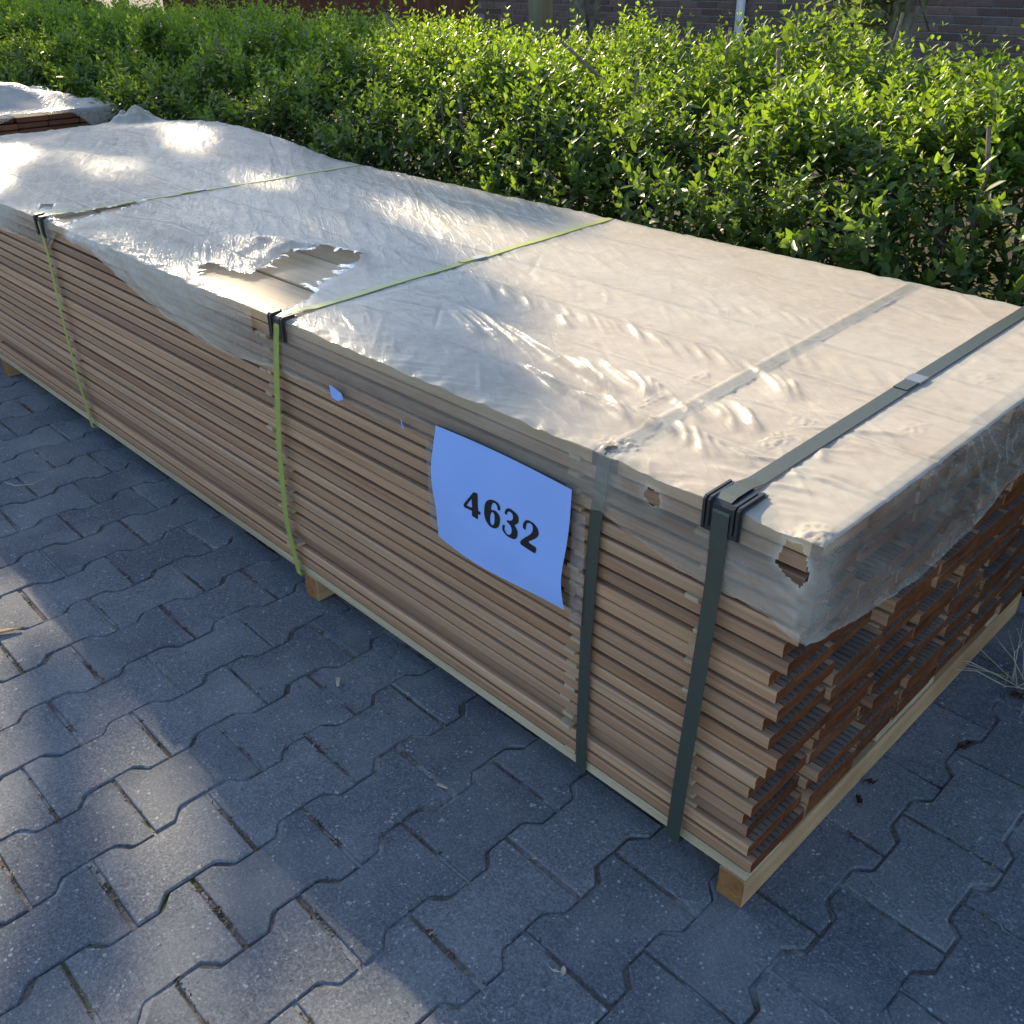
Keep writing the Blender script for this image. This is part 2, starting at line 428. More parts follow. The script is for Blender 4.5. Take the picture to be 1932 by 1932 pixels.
for i, (x, y) in enumerate(cells[:330]):
    jn = float(vnoise(x * 1.7, y * 1.7, 41))
    n = int(max(0, 26 + 60 * jn) * random.uniform(.3, 1.5))
    ctr = random.uniform(-.06, .06)
    for q in range(n):               # in the straight joint at one end of the paver
        u = random.gauss(ctr, .035) if random.random() < .6 else random.uniform(-.083, .083)
        u = max(-.085, min(.085, u))
        crumb(x + u, y - .1 + random.gauss(0, .0028), -0.0022 + random.uniform(0, .002), random.choice((.001, .0014, .0019, .0026)), random.choice((1, 1, 1.5, 2.2)))
    for q in range(n // 3):
        yy = random.uniform(-.1, .1)
        ww = .0826 if abs(yy) > .0645 else (.059 if abs(yy) < .0415 else .07)
        crumb(x + ww + random.gauss(0, .002), y + yy, -0.0018, random.choice((.0009, .0012, .0016)), random.choice((1, 1.6)))
for q in range(260):
    crumb(random.uniform(-2.2, .45), random.uniform(-.9, .5), 0.0005, random.choice((.0006, .0009, .0013)), random.choice((1, 1.5, 2)))
tag(link('joint_litter', mesh_np('joint_litter', cv, cf, M_CRUMB)), kind='stuff')

# ------------------------------------------------------------------ the wall behind
def mat_brick():
    t = NT('brick'); oi = t.n('ShaderNodeObjectInfo'); geo = t.n('ShaderNodeNewGeometry')
    n = t.noise(geo.outputs['Position'], 22, 4)
    r = t.math('FRACT', t.math('ADD', oi.outputs['Random'], t.math('MULTIPLY', geo.outputs['Random Per Island'], 3.7)))
    c = t.ramp(r, [(0, (0.105, 0.066, 0.056)), (0.4, (0.165, 0.105, 0.088)), (0.75, (0.21, 0.135, 0.11)), (1, (0.14, 0.10, 0.095))])
    c = t.mix(t.ramp(n, [(.35, (0, 0, 0)), (.75, (.6, .6, .6))]), c, (0.09, 0.06, 0.055))
    t.principled(c, 0.9, 0.25, n, 0.5, 0.004); return t.m
M_BRICK = mat_brick()
M_MORTAR = mat_plain('mortar', (0.23, 0.215, 0.20), 0.95, 0.2, 0.2, 40)
YW = 7.4
wall = empty('brick_wall', (-2.5, YW, 0))
tag(wall, 'dark brown brick wall with pale mortar joints behind the hedge', 'wall')
mb = MB(); mb.box((-8.6, YW + .004, 0), (6, YW + .20, 2.55))
o = link('mortar_core', mb.mesh('mortar_core', M_MORTAR), wall); o.matrix_parent_inverse = Matrix.Translation((2.5, -YW, 0))
mb = MB(); mb.box((-8.65, YW - .04, 2.55), (6.05, YW + .24, 2.63))
o = link('coping', mb.mesh('coping', M_MORTAR), wall); o.matrix_parent_inverse = Matrix.Translation((2.5, -YW, 0))
bl, bh = 0.208, 0.050
BR = [bevel_box('brick', (-bl / 2, -.006, 0), (bl / 2, .09, bh), M_BRICK, .002, 1)]
mbs = MB(); nb = 0
for k in range(42):
    z = k * .0605 + .004
    sh = (0, .11, .055, .165)[k % 4]
    for j in range(66):
        x = -8.55 + sh + j * .2185
        if x > 5.9: continue
        w = random.choice((1, 1, 1, .48)) if False else 1
        dy = random.uniform(-.0015, .0015)
        if .5 < z < 1.09 and -7.9 < x < -2.0 and nb < 290:
            link('brick', BR[0], wall, (x + 2.5, dy, z)); nb += 1
        else:
            mbs.add(box_arr((x - bl / 2, YW - .006 + dy, z), (x + bl / 2, YW + .05, z + bh)), BOXF)
o = link('brick', mbs.mesh('brick_field', M_BRICK), wall); o.matrix_parent_inverse = Matrix.Translation((2.5, -YW, 0)); tag(o, kind='stuff')

# white downpipe on the wall
M_WHITE = mat_plain('white_plastic', (0.72, 0.73, 0.74), 0.4, 0.4, 0.06)
pipe = empty('downpipe', (-5.02, YW - .07, 0))
tag(pipe, 'white plastic downpipe running down the brick wall', 'downpipe')
mb = MB(); mb.tube([(0, 0, 0), (0, 0, 1.3), (0.02, 0, 2.6)], .04, 16); link('pipe', mb.mesh('pipe', M_WHITE, True), pipe)
for z in (.35, 1.25, 2.2):
    mb = MB(); mb.tube([(0, 0, z), (0, 0, z + .025)], .046, 16); mb.box((-.012, .03, z), (.012, .066, z + .025)); link('clip', mb.mesh('clip', M_WHITE), pipe)

# reddish board fence, far left
M_FENCE = mat_wood('fence_wood', (0.10, 0.035, 0.022), (0.22, 0.085, 0.05), (30, 30, 2), 0.8, 0.5)
fence = empty('board_fence', (-12.5, YW + .1, 0))
tag(fence, 'reddish brown upright board fence glimpsed above the far end of the hedge', 'fence')
fb = bevel_box('board', (-.065, -.012, 0), (.065, .012, 1.75), M_FENCE, .003, 1)
for j in range(58):
    link('board', fb, fence, ((j - 29) * .137 + .0, random.uniform(-.003, .003), .05 + random.uniform(-.01, .01)))
for z in (.4, 1.4):
    mb = MB(); mb.box((-4, .014, z), (4, .05, z + .08)); link('rail', mb.mesh('rail', M_FENCE), fence)

# ------------------------------------------------------------------ foliage
def mat_leaf(name, old, young, trans, rough=0.42, tmix=0.42):
    t = NT(name)
    at = t.n('ShaderNodeAttribute', attribute_name='young')
    geo = t.n('ShaderNodeNewGeometry')
    r = geo.outputs['Random Per Island']
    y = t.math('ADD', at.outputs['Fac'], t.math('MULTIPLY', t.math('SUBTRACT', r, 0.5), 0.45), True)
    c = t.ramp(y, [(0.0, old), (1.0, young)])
    p = t.n('ShaderNodeBsdfPrincipled'); t.l(c, p.inputs['Base Color'])
    p.inputs['Roughness'].default_value = rough; p.inputs['Specular IOR Level'].default_value = 0.45
    tr = t.n('ShaderNodeBsdfTranslucent')
    ct = t.mix(1.0, c, trans, 'MULTIPLY'); t.l(ct, tr.inputs['Color'])
    mx = t.n('ShaderNodeMixShader'); mx.inputs[0].default_value = tmix
    t.l(p.outputs[0], mx.inputs[1]); t.l(tr.outputs[0], mx.inputs[2]); t.l(mx.outputs[0], t.out.inputs[0])
    return t.m
M_LEAF = mat_leaf('hedge_leaf', (0.042, 0.074, 0.021), (0.160, 0.226, 0.028), (2.45, 2.5, .85))
M_LEAF2 = mat_leaf('tree_leaf', (0.06, 0.09, 0.03), (0.14, 0.18, 0.05), (2.0, 2.0, 1.2))
M_BARK = mat_plain('bark', (0.135, 0.12, 0.085), 0.95, 0.2, 0.45, 35, 0.9)
M_TWIG = mat_plain('twig', (0.17, 0.13, 0.10), 0.9, 0.2, 0.4, 60, 0.5)

LEAF = np.array([(0, 0, 0), (.30, .21, .05), (.68, .19, .05), (1, 0, -.05), (.68, -.19, .05), (.30, -.21, .05), (.33, 0, -.02), (.68, 0, -.04)])
LEAF_T = np.array([(0, 6, 1), (0, 5, 6), (2, 7, 3), (7, 4, 3)])
LEAF_Q = np.array([(1, 6, 7, 2), (6, 5, 4, 7)])

LEAF4 = np.array([(0, 0, -.02), (.45, .20, .05), (1, 0, -.06), (.45, -.20, .05)])

def norm(v): return v / (np.linalg.norm(v, axis=-1, keepdims=True) + 1e-9)

def leaves_geo(P, D, Nn, S, wid=1.0, curl=0.0, LEAF=LEAF):
    """P base, D direction, Nn normal hint, S length -> verts (n,8,3)"""
    D = norm(D); B = norm(np.cross(Nn, D)); N2 = np.cross(D, B)
    lx = LEAF[:, 0][None, :, None]; ly = LEAF[:, 1][None, :, None] * (wid if np.isscalar(wid) else wid[:, None, None]); lz = LEAF[:, 2][None, :, None]
    if not np.isscalar(curl): lz = lz - curl[:, None, None] * lx ** 2
    return P[:, None, :] + S[:, None, None] * (lx * D[:, None, :] + ly * B[:, None, :] + lz * N2[:, None, :])

def leaf_mesh(name, verts, young, mat):
    n, m = verts.shape[:2]
    V = verts.reshape(-1, 3)
    o = (np.arange(n) * m)[:, None, None]
    if m == 8:
        fs = [(LEAF_T[None] + o).reshape(-1, 3), (LEAF_Q[None] + o).reshape(-1, 4)]
    else:
        fs = [(np.array([(0, 2, 1), (0, 3, 2)])[None] + o).reshape(-1, 3)]
    me = mesh_np(name, V, fs, mat, False)
    a = me.attributes.new('young', 'FLOAT', 'POINT')
    a.data.foreach_set('value', np.repeat(np.asarray(young, np.float32), m))
    return me

def shoots(base, dirn, length, npair, size, rnd):
    """opposite leaf pairs along shoots; returns P,D,N,S,young,stem ends"""
    n = len(base); dirn = norm(dirn)
    ref = norm(rnd.normal(size=(n, 3)))
    u = norm(np.cross(dirn, ref)); v = np.cross(dirn, u)
    bend = norm(rnd.normal(size=(n, 3)) + np.array((0, 0, .4))) * 0.22
    Ps, Ds, Ns, Ss, Ys = [], [], [], [], []
    phi0 = rnd.uniform(0, 6.28, n)
    for i in range(npair):
        f = (i + .6) / npair
        p = base + dirn * (length * f)[:, None] + bend * (length * f * f)[:, None]
        dl = norm(dirn + bend * 2 * f)
        ph = phi0 + i * 1.57 + rnd.normal(0, .25, n)
        rad = u * np.cos(ph)[:, None] + v * np.sin(ph)[:, None]
        ang = np.radians(70 - 42 * f + rnd.normal(0, 12, n))
        for sgn in (1, -1):
            a = ang + rnd.normal(0, .12, n)
            d = dl * np.cos(a)[:, None] + sgn * rad * np.sin(a)[:, None]
            nn = dl * np.sin(a)[:, None] - sgn * rad * np.cos(a)[:, None] + rnd.normal(0, .15, (n, 3))
            Ps.append(p); Ds.append(d); Ns.append(nn)
            prof = (0.62 + 0.55 * math.sin(math.pi * min(1, f * .95 + .08))) * (1 - .45 * f ** 3)
            Ss.append(size * prof * rnd.uniform(.75, 1.2, n)); Ys.append(np.full(n, f))
    return [np.concatenate(a) for a in (Ps, Ds, Ns, Ss, Ys)]

# ---- the hedge
def hedge_profile(s):
    """s in 0..1 from the foot of the front, over the top, to the back: (y, z, outward normal)"""
    pts = np.array([(1.26, .04), (1.20, .30), (1.20, .55), (1.27, .69), (1.45, .785), (1.72, .845), (2.0, .87), (2.3, .85), (2.42, .8), (2.46, .4), (2.44, .05)])
    d = np.concatenate([[0], np.cumsum(np.linalg.norm(np.diff(pts, axis=0), axis=1))]); d /= d[-1]
    y = np.interp(s, d, pts[:, 0]); z = np.interp(s, d, pts[:, 1])
    e = 1e-2
    ty = np.interp(s + e, d, pts[:, 0]) - np.interp(s - e, d, pts[:, 0]); tz = np.interp(s + e, d, pts[:, 1]) - np.interp(s - e, d, pts[:, 1])
    n = norm(np.stack([np.zeros_like(ty), -tz, ty], -1))
    return y, z, n
hedge = empty('hedge', (-2.5, 1.8, 0))
tag(hedge, 'long leafy green privet hedge, sunlit on top, along the back of the paving', 'hedge')
HI = Matrix.Translation((2.5, -1.8, 0))
hr = np.random.default_rng(21)
geoV, geoY = [], []
stem = MB()
big = []
def hedge_shoots(n, x0, x1, s0, s1, depth, size, npair, length, outw=.5, upw=.8, jit=.35):
    x = hr.uniform(x0, x1, n); s = hr.uniform(s0, s1, n)
    y, z, nn = hedge_profile(s)
    lump = fbm(x * 2.3, s * 9, 3, 77)
    keep = hr.uniform(0, 1, n) < np.clip(.8 + .7 * lump, .42, 1)
    x, s, y, z, nn, lump = [a[keep] for a in (x, s, y, z, nn, lump)]; n = len(x)
    b = np.stack([x, y, z], -1) + nn * (.11 * lump - hr.uniform(depth[0], depth[1], n))[:, None]
    d = nn * outw + np.array((0, 0, upw)) + hr.normal(0, jit, (n, 3))
    ln = hr.uniform(length[0], length[1], n)
    P, D, Nn, S, Yg = shoots(b, d, ln, npair, size * hr.uniform(.8, 1.15, n), hr)
    return b, norm(d), ln, P, D, Nn, S, Yg
loV, loY = [], []
def bank(r, ymul, yoff, lo=False):
    b, d, ln, P, D, Nn, S, Yg = r
    ok = P[:, 2] > .01
    P, D, Nn, S, Yg = P[ok], D[ok], Nn[ok], S[ok], Yg[ok]
    (loV if lo else geoV).append(leaves_geo(P, D, Nn, S, hr.uniform(.85, 1.2, len(P)), hr.uniform(-.05, .25, len(P)), LEAF4 if lo else LEAF))
    (loY if lo else geoY).append(np.clip(Yg * ymul + yoff, 0, 1))
# inner dark mass, outer shoots, bright tips
for (x0, x1, k, sz) in ((-4.2, 1.3, .85, .036), (-7.5, -4.2, .5, .043), (-13, -7.5, .42, .062)):
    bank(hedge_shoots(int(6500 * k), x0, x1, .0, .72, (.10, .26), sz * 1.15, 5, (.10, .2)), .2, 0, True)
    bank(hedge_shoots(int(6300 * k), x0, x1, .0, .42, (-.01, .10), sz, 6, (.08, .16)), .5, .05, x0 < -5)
    bank(hedge_shoots(int(5600 * k), x0, x1, .30, .72, (-.02, .07), sz * .92, 6, (.09, .17), .25, 1.0), .75, .25, x0 < -5)
    bank(hedge_shoots(int(700 * k), x0, x1, .72, 1.0, (0, .1), sz * 1.3, 5, (.1, .2)), .4, 0, True)
# long whippy shoots standing out of the top and the front
lr = hedge_shoots(150, -4.5, 1.2, .30, .66, (-.02, .02), .042, 7, (.10, .19), .15, 1.1, .2)
bank(lr, .7, .35)
for b, d, ln in zip(*lr[:3]): stem.tube([b, b + d * ln * .6, b + d * ln], [.0022, .0018, .0012], 4)
# the leaves one can pick out singly: the nearest tips
V = np.concatenate(geoV); Yv = np.concatenate(geoY)
ctr = V.mean(1); dist = np.linalg.norm(ctr - np.array(M.translation), axis=1)
zc = (ctr - np.array(M.translation)) @ np.array(fwd); px = (ctr - np.array(M.translation)) @ np.array(r2) / zc; py = (ctr - np.array(M.translation)) @ np.array(u2) / zc
area = np.linalg.norm(np.cross(V[:, 2] - V[:, 0], V[:, 4] - V[:, 0]), axis=1)
vis = (abs(px) < .545) & (abs(py) < .545) & (zc > 0) & (ctr[:, 1] < 1.9)
ynorm, znorm, _ = hedge_profile(np.linspace(0, .7, 80))
outer = np.min(np.hypot(ctr[:, 1][:, None] - ynorm[None, ::4], ctr[:, 2][:, None] - znorm[None, ::4]), axis=1)
front = np.interp(ctr[:, 2], znorm[:60], ynorm[:60]) - ctr[:, 1]
score = np.where(vis & (front > .05), area / dist ** 2, 0)
pick = np.argsort(-score)[:280]
pm = np.zeros(len(V), bool); pm[pick] = True
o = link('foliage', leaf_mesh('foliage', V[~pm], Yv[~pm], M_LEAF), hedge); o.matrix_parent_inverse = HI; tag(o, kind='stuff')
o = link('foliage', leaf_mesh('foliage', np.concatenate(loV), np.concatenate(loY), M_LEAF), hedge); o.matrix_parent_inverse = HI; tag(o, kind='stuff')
unit = {}
for i in pick:
    yk = round(float(Yv[i]) * 4) / 4
    if yk not in unit:
        unit[yk] = leaf_mesh('leaf', LEAF[None] * np.array((1, 1, 1)), [yk], M_LEAF)
    v = V[i]; s = np.linalg.norm(v[3] - v[0]); d = (v[3] - v[0]) / s; b = (v[1] - v[5]); b = b / np.linalg.norm(b)
    b = b - d * (b @ d); b /= np.linalg.norm(b); n3 = np.cross(d, b)
    mt = Matrix(((d[0], b[0], n3[0], 0), (d[1], b[1], n3[1], 0), (d[2], b[2], n3[2], 0), (0, 0, 0, 1))) @ Matrix.Scale(s, 4)
    mt.translation = Vector(v[0]) - Vector((-2.5, 1.8, 0))
    o = link('leaf', unit[yk], hedge); o.matrix_local = mt
# woody stems inside and stubs cut at the top
for i in range(240):
    x = hr.uniform(-8, 1.2); y = hr.uniform(1.35, 2.25)
    p = np.array((x, y, 0)); pts = [p]
    top = hr.uniform(.55, .95) * (.75 if y < 1.5 else 1)
    for q in range(4):
        p = p + np.array((hr.normal(0, .05), hr.normal(0, .05) - (.02 if y < 1.6 else 0), top / 4)); pts.append(p)
    stem.tube(pts, np.linspace(.009, .004, 5) * hr.uniform(.7, 1.5), 5)
for i in range(420):
    x = hr.uniform(-5, 1.2); s = hr.uniform(.1, .62)
    y, z, nn = hedge_profile(np.array([s])); b = np.array((x, y[0], z[0])) - nn[0] * .12
    d = norm(nn[0] * .6 + np.array((0, 0, .5)) + hr.normal(0, .5, 3)); stem.tube([b, b + d * .08, b + d * hr.uniform(.1, .2) + np.array((0, 0, .01))], [.0035, .0028, .0018], 4)
o = link('branch', stem.mesh('branch', M_TWIG), hedge); o.matrix_parent_inverse = HI; tag(o, kind='stuff')
for (x, y, z, dx, dy, dz, r) in ((-1.02, 1.52, .82, -.02, .0, .20, .011), (-1.85, 1.7, .92, -.13, 0, .07, .010), (-1.35, 1.75, .93, .0, 0, .12, .008), (-.55, 1.62, .86, .16, -.04, -.05, .013), (-.42, 1.45, .70, -.015, -.02, .20, .010), (-.98, 2.0, .95, .03, 0, .14, .009), (-2.3, 1.6, .86, .07, 0, .12, .009), (-.2, 1.5, .62, -.03, -.03, .22, .009), (-1.5, 1.42, .62, .04, -.02, .16, .007), (-2.9, 1.75, .92, -.1, 0, .13, .011)):
    mb = MB(); p0 = np.array((x, y, z)) - np.array((dx, dy, dz)) * .6; p1 = np.array((x + dx, y + dy, z + dz))
    r *= .62; mb.tube([p0, p0 * .65 + p1 * .35 + hr.normal(0, .006, 3), p0 * .3 + p1 * .7 + hr.normal(0, .007, 3), p1], [r * 1.1, r * .9, r, r * .8], 7)
    o = link('branch', mb.mesh('branch', M_TWIG), hedge); o.matrix_parent_inverse = HI

# ---- trees
def cloud(n, centers, radii, size, rnd, flat=.5):
    k = rnd.integers(0, len(centers), n)
    P = centers[k] + norm(rnd.normal(size=(n, 3))) * (radii[k] * rnd.uniform(0, 1, n) ** .5)[:, None]
    D = rnd.normal(size=(n, 3)) + np.array((0, 0, -.3)); Nn = rnd.normal(size=(n, 3)) * flat + np.array((0, 0, 1))
    return leaves_geo(P, D, Nn, size * rnd.uniform(.7, 1.3, n), rnd.uniform(.8, 1.3, n), rnd.uniform(0, .3, n), LEAF if size < .055 and n < 3000 else LEAF4)
def tree(x, y, hgt, tr, label, blobs, rad, nleaf, lsize, seed, group='trees behind the hedge', knob=False):
    rnd = np.random.default_rng(seed)
    root = empty('tree', (x, y, 0)); tag(root, label, 'tree', group)
    mb = MB()
    zs = np.linspace(0, hgt * .72, 9)
    pts = np.stack([rnd.normal(0, .025, 9) + .02 * zs, rnd.normal(0, .025, 9), zs], -1); pts[0, :2] = 0
    rr = tr * (1 - .55 * zs / (hgt * .72)); rr[0] *= 1.35
    if knob: rr = rr * (1 + .22 * np.sin(np.arange(9) * 2.4))
    mb.tube(pts, rr, 12)
    blobs = np.asarray(blobs, float)
    o = link('trunk', mb.mesh('trunk', M_BARK, True), root)
    done = []
    for c in blobs[np.argsort(np.linalg.norm(blobs - pts[-1], axis=1))]:
        low = len(done) >= 4
        j = rnd.integers(3, 8); p0 = pts[j] if not low else done[int(np.argmin([np.linalg.norm(q - c) for q in done]))]; m1 = p0 * .5 + c * .5 + np.array((0, 0, .03 if low else .12)) + rnd.normal(0, .02 if low else .08, 3); done.append(c)
        lm = MB(); lm.tube([p0, p0 * .75 + m1 * .25 + np.array((0, 0, .05)), m1, c], [rr[j] * .5, rr[j] * .4, rr[j] * .28, .008] if not low else [.008, .007, .006, .004], 5)
        for q in range(2):
            e = c + rnd.normal(0, .12, 3); lm.tube([m1 * .4 + c * .6, (c + e) / 2 + rnd.normal(0, .04, 3), e], [.012, .008, .004], 5)
        link('limb', lm.mesh('limb', M_BARK, True), root)
    v = cloud(nleaf, blobs, np.broadcast_to(np.asarray(rad, float), (len(blobs),)), lsize, rnd)
    link('crown', leaf_mesh('crown', v, rnd.uniform(0, 1, nleaf), M_LEAF2), root)
    return root
rt = np.random.default_rng(5)
# right: trunk against the brick wall with foliage hanging low
dro = [(-.16 + .05 * i * (1 if i % 2 else -1), rt.normal(0, .08), .98 + .06 * i + rt.normal(0, .02)) for i in range(6)] + [(rt.normal(0, .22), rt.normal(0, .15), rt.uniform(1.2, 1.7)) for i in range(7)] + [(rt.normal(0, .3), rt.normal(0, .3), rt.uniform(1.7, 2.5)) for i in range(9)]
tree(-1.55, 3.2, 2.5, .055, 'small tree with low hanging leaves before the brick wall, right of the white downpipe', dro, .15, 2600, .045, 31)
tree(-3.28, 3.2, 2.8, .055, 'knobbly grey green tree trunk between the wooden post and the white downpipe', [(rt.normal(0, .35), rt.normal(0, .3), rt.uniform(1.9, 3.0)) for i in range(12)], .28, 2600, .06, 32, knob=True)
# wooden post beside the knobbly trunk
post = tag(link('wooden_post', bevel_box('wooden_post', (-.05, -.05, -.05), (.05, .05, 1.75), mat_wood('post_wood', (0.13, 0.12, 0.075), (0.24, 0.21, 0.13), (30, 30, 2), .9, .3), .012, 3), None, (-3.53, 3.2, 0)), 'straight pale wooden post beside the knobbly tree trunk', 'post')

# trees further left along the hedge; their crowns stand above the picture and dapple the light
def shadow_pt(x, y, t): return np.array((x, y, .65)) + t * np.array((-2.0, .66, 1.0))
SHADE = []
def shade_tree(tx, ty, t, label, targets, rad, nleaf, lsize, seed, hgt):
    c = shadow_pt(tx, ty, t)
    bl = [shadow_pt(a, b, t + dt) - np.array((c[0], c[1], 0)) for (a, b, dt) in targets]
    return tree(c[0], c[1], hgt, .12, label, bl, rad, nleaf, lsize, seed)
rs = np.random.default_rng(3)
TG=[(-1.93,0.65),(-1.70,0.60),(-1.46,0.52),(-1.25,0.45),(-1.04,0.37),(-0.92,0.32),(-2.01,0.78),(-1.97,0.87),(-1.86,0.90),(-1.65,0.90),(-1.48,0.90),(-1.34,0.93),(-1.86,0.53),(-1.98,0.51),(-2.11,0.45),(-1.93,0.21),(-1.98,0.13),(-2.03,0.04),(-1.76,0.30),(-1.61,0.34),(-1.62,0.15),(-1.71,0.06),(-1.21,0.30),(-1.05,0.26),(-0.98,0.29),(-1.30,0.28),(-0.75,0.06),(-0.68,0.07),(-0.62,0.07),(-2.95,0.49),(-2.82,0.61),(-2.53,0.65),(-2.73,0.25),(-2.80,0.19),(-2.67,0.89),(-2.28,0.81),(-2.42,0.33),(-3.19,0.40),(-2.36,0.18),(-2.52,0.52),(-3.51,0.41),(-2.40,1.01),(-3.07,0.99),(-2.49,0.01),(-3.63,0.64),]
TGG = [(-2.62,-0.10),(-2.44,-0.14),(-2.28,-0.18),(-2.18,-0.22),(-2.09,-0.25),(-1.98,-0.27),(-1.89,-0.28),(-1.95,-0.37),(-1.89,-0.40),(-1.86,-0.34),(-1.86,-0.10),(-1.76,-0.12),(-1.67,-0.11),(-2.30,-0.07),(-2.39,-0.09),(-2.10,-0.09),(-2.19,-0.07),(-1.58,-0.08),(-1.95,-0.09),]
LIT = [(-3.10,0.43),(-2.68,0.41),(-2.52,0.39),(-2.87,0.59),(-2.93,0.81),(-2.38,0.61),(-2.30,0.68),(-2.64,0.97),(-3.43,0.37),(-3.14,0.27),(-2.83,0.13),(-2.99,1.15),(-2.82,0.42),(-2.55,0.14),(-2.88,0.75),(-3.44,0.79),]
TG += [(-1.22, .16), (-1.27, .27), (-1.33, .33)]
TGG = [q for i, q in enumerate(TGG) if i in (0, 1, 2, 3, 4, 5, 6, 8, 11)]
fill = []
for gx in np.arange(-3.75, -2.15, .13):
    for gy in np.arange(.08, 1.12, .13):
        q = (gx + rs.uniform(-.04, .04), gy + rs.uniform(-.04, .04))
        if min(math.hypot(q[0] - a, (q[1] - b) * 1.5) for a, b in LIT) > .20: fill.append(q)
TG = TG + fill + [(rs.uniform(-5.9, -4.3), rs.uniform(.1, 1.15)) for i in range(26)]
tg1 = [(a, b, rs.uniform(-.5, .5)) for a, b in TG + TGG]
shade_tree(-2.2, .35, 5.4, 'tall tree with an airy crown, over the far end of the hedge', tg1, [.098] * len(TG) + [.042] * len(TGG), 430 * len(tg1), .05, 41, 6.4)
tg2 = [(rs.uniform(-7.5, -2.6), rs.uniform(1.3, 2.6), rs.uniform(-.8, .8)) for i in range(52)]
shade_tree(-5, 1.4, 3.2, 'shorter bushy tree behind the far part of the hedge', tg2, .33, 13000, .085, 42, 4.4)

# unseen belt of trees added far left, to darken the sky's reflection in the plastic
rb = np.random.default_rng(66)
n = 15000
yy = rb.uniform(-9, 7, n); top = 3.6 + 1.1 * fbm(yy * .5, yy * 0, 3, 301)
P = np.stack([-17.5 + rb.normal(0, .55, n) - .4 * np.abs(yy) * .2, yy, top * rb.uniform(0, 1, n) ** .8], -1)
v = leaves_geo(P, rb.normal(size=(n, 3)), rb.normal(size=(n, 3)) + np.array((.6, 0, .5)), rb.uniform(.25, .5, n), 1.3, 0, LEAF4)
tag(link('added_tree_belt', leaf_mesh('added_tree_belt', v, rb.uniform(0, .5, n), M_LEAF2)), kind='stuff')

# ------------------------------------------------------------------ the timber bundle
M_BOARD = mat_wood('planed_hardwood', (0.27, 0.165, 0.102), (0.60, 0.415, 0.275), (1.2, 55, 70), .55, .8)
M_END = mat_wood('sawn_end', (0.030, 0.0095, 0.0045), (0.215, 0.082, 0.029), (60, 14, 90), .8, .75, spec=.15, bst=.8)
M_PALE = mat_wood('pale_softwood', (0.34, 0.265, 0.16), (0.56, 0.465, 0.31), (1.5, 40, 60), .7, .3)
M_BEND = mat_wood('bearer_end_grain', (0.16, 0.075, 0.028), (0.38, 0.19, 0.075), (40, 8, 40), .8, .2, spec=.2)
M_BEAR = mat_wood('bearer_wood', (0.34, 0.21, 0.105), (0.55, 0.37, 0.20), (45, 1.6, 45), .7, .3)
M_GROOVE = mat_wood('grooved_face', (0.12, 0.094, 0.078), (0.26, 0.21, 0.175), (1.2, 55, 70), .6, .6)
def board_mesh(name, wdt, th, grooved, r=.0032):
    sec = []
    def arc(cy, cz, a0, a1, n=3):
        for i in range(n + 1):
            a = math.radians(a0 + (a1 - a0) * i / n); sec.append((cy + r * math.cos(a), cz + r * math.sin(a)))
    arc(r, r, 180, 270); arc(wdt - r, r, 270, 360); arc(wdt - r, th - r, 0, 90)
    if grooved:
        ng = 10; p = (wdt - .022) / ng
        for i in range(ng - 1, -1, -1):
            c = .011 + (i + .5) * p
            sec += [(c + .0022, th), (c + .0017, th - .0026), (c - .0017, th - .0026), (c - .0022, th)]
    arc(r, th - r, 90, 180)
    n = len(sec)
    V = [(0, y, z) for y, z in sec] + [(-L, y, z) for y, z in sec]
    F = [(i, (i + 1) % n, n + (i + 1) % n, n + i)[::-1] for i in range(n)] + [tuple(range(n)), tuple(range(2 * n - 1, n - 1, -1))]
    mi = [2 if grooved and 11 < i < n - 5 else 0 for i in range(n)] + [1, 1]
    return mesh_np(name, V, F, [M_BOARD, M_END, M_GROOVE], False, mi)
BW = W / 7 - .0022
B_G = board_mesh('board', BW, TB, True)
M_BOARD0 = M_BOARD
M_BOARD = mat_wood('dry_top_board', (0.40, 0.275, 0.155), (0.58, 0.44, 0.27), (1.2, 55, 70), .6, .3)
B_S = board_mesh('board', BW - .0028, TB, False)
bundle = empty('timber_bundle', (-L / 2, W / 2, 0))
tag(bundle, 'large strapped stack of planed hardwood boards bearing the blue number sheet', 'timber stack')
BO = Vector((L / 2, -W / 2, 0))
def part(name, me, loc=(0, 0, 0), rot=None): return link(name, me, bundle, Vector(loc) + BO, rot)
bx = random.Random(12)
front_x = [.004, -.006, -.016, -.022, -.010, -.020, -.012, -.001, .012, -.004, -.016, .001, -.005, -.017, .003, -.006, .011, .004, -.001, .006, .004, .008]   # from the bottom layer up
for k in range(NL):
    z = Z0 + k * PITCHZ
    for j in range(7):
        ex = front_x[k] if j == 0 else bx.choice((bx.gauss(.0, .004), bx.gauss(-.010, .007), bx.gauss(.005, .004)))
        ex = max(-.05, min(.013, ex))
        if k == NL - 1: ex = max(-.003, min(ex, .006))
        yo = j * W / 7 + .0011 + (bx.gauss(.001, .0018) if j in (0,) else bx.gauss(0, .0005))
        zz = z + (PITCHZ - TB) * .55 + bx.gauss(0, .0008)
        o = part('board', B_S if k == NL - 1 else B_G, (ex, yo, zz), (bx.gauss(0, .004), 0, bx.gauss(0, .0002)))
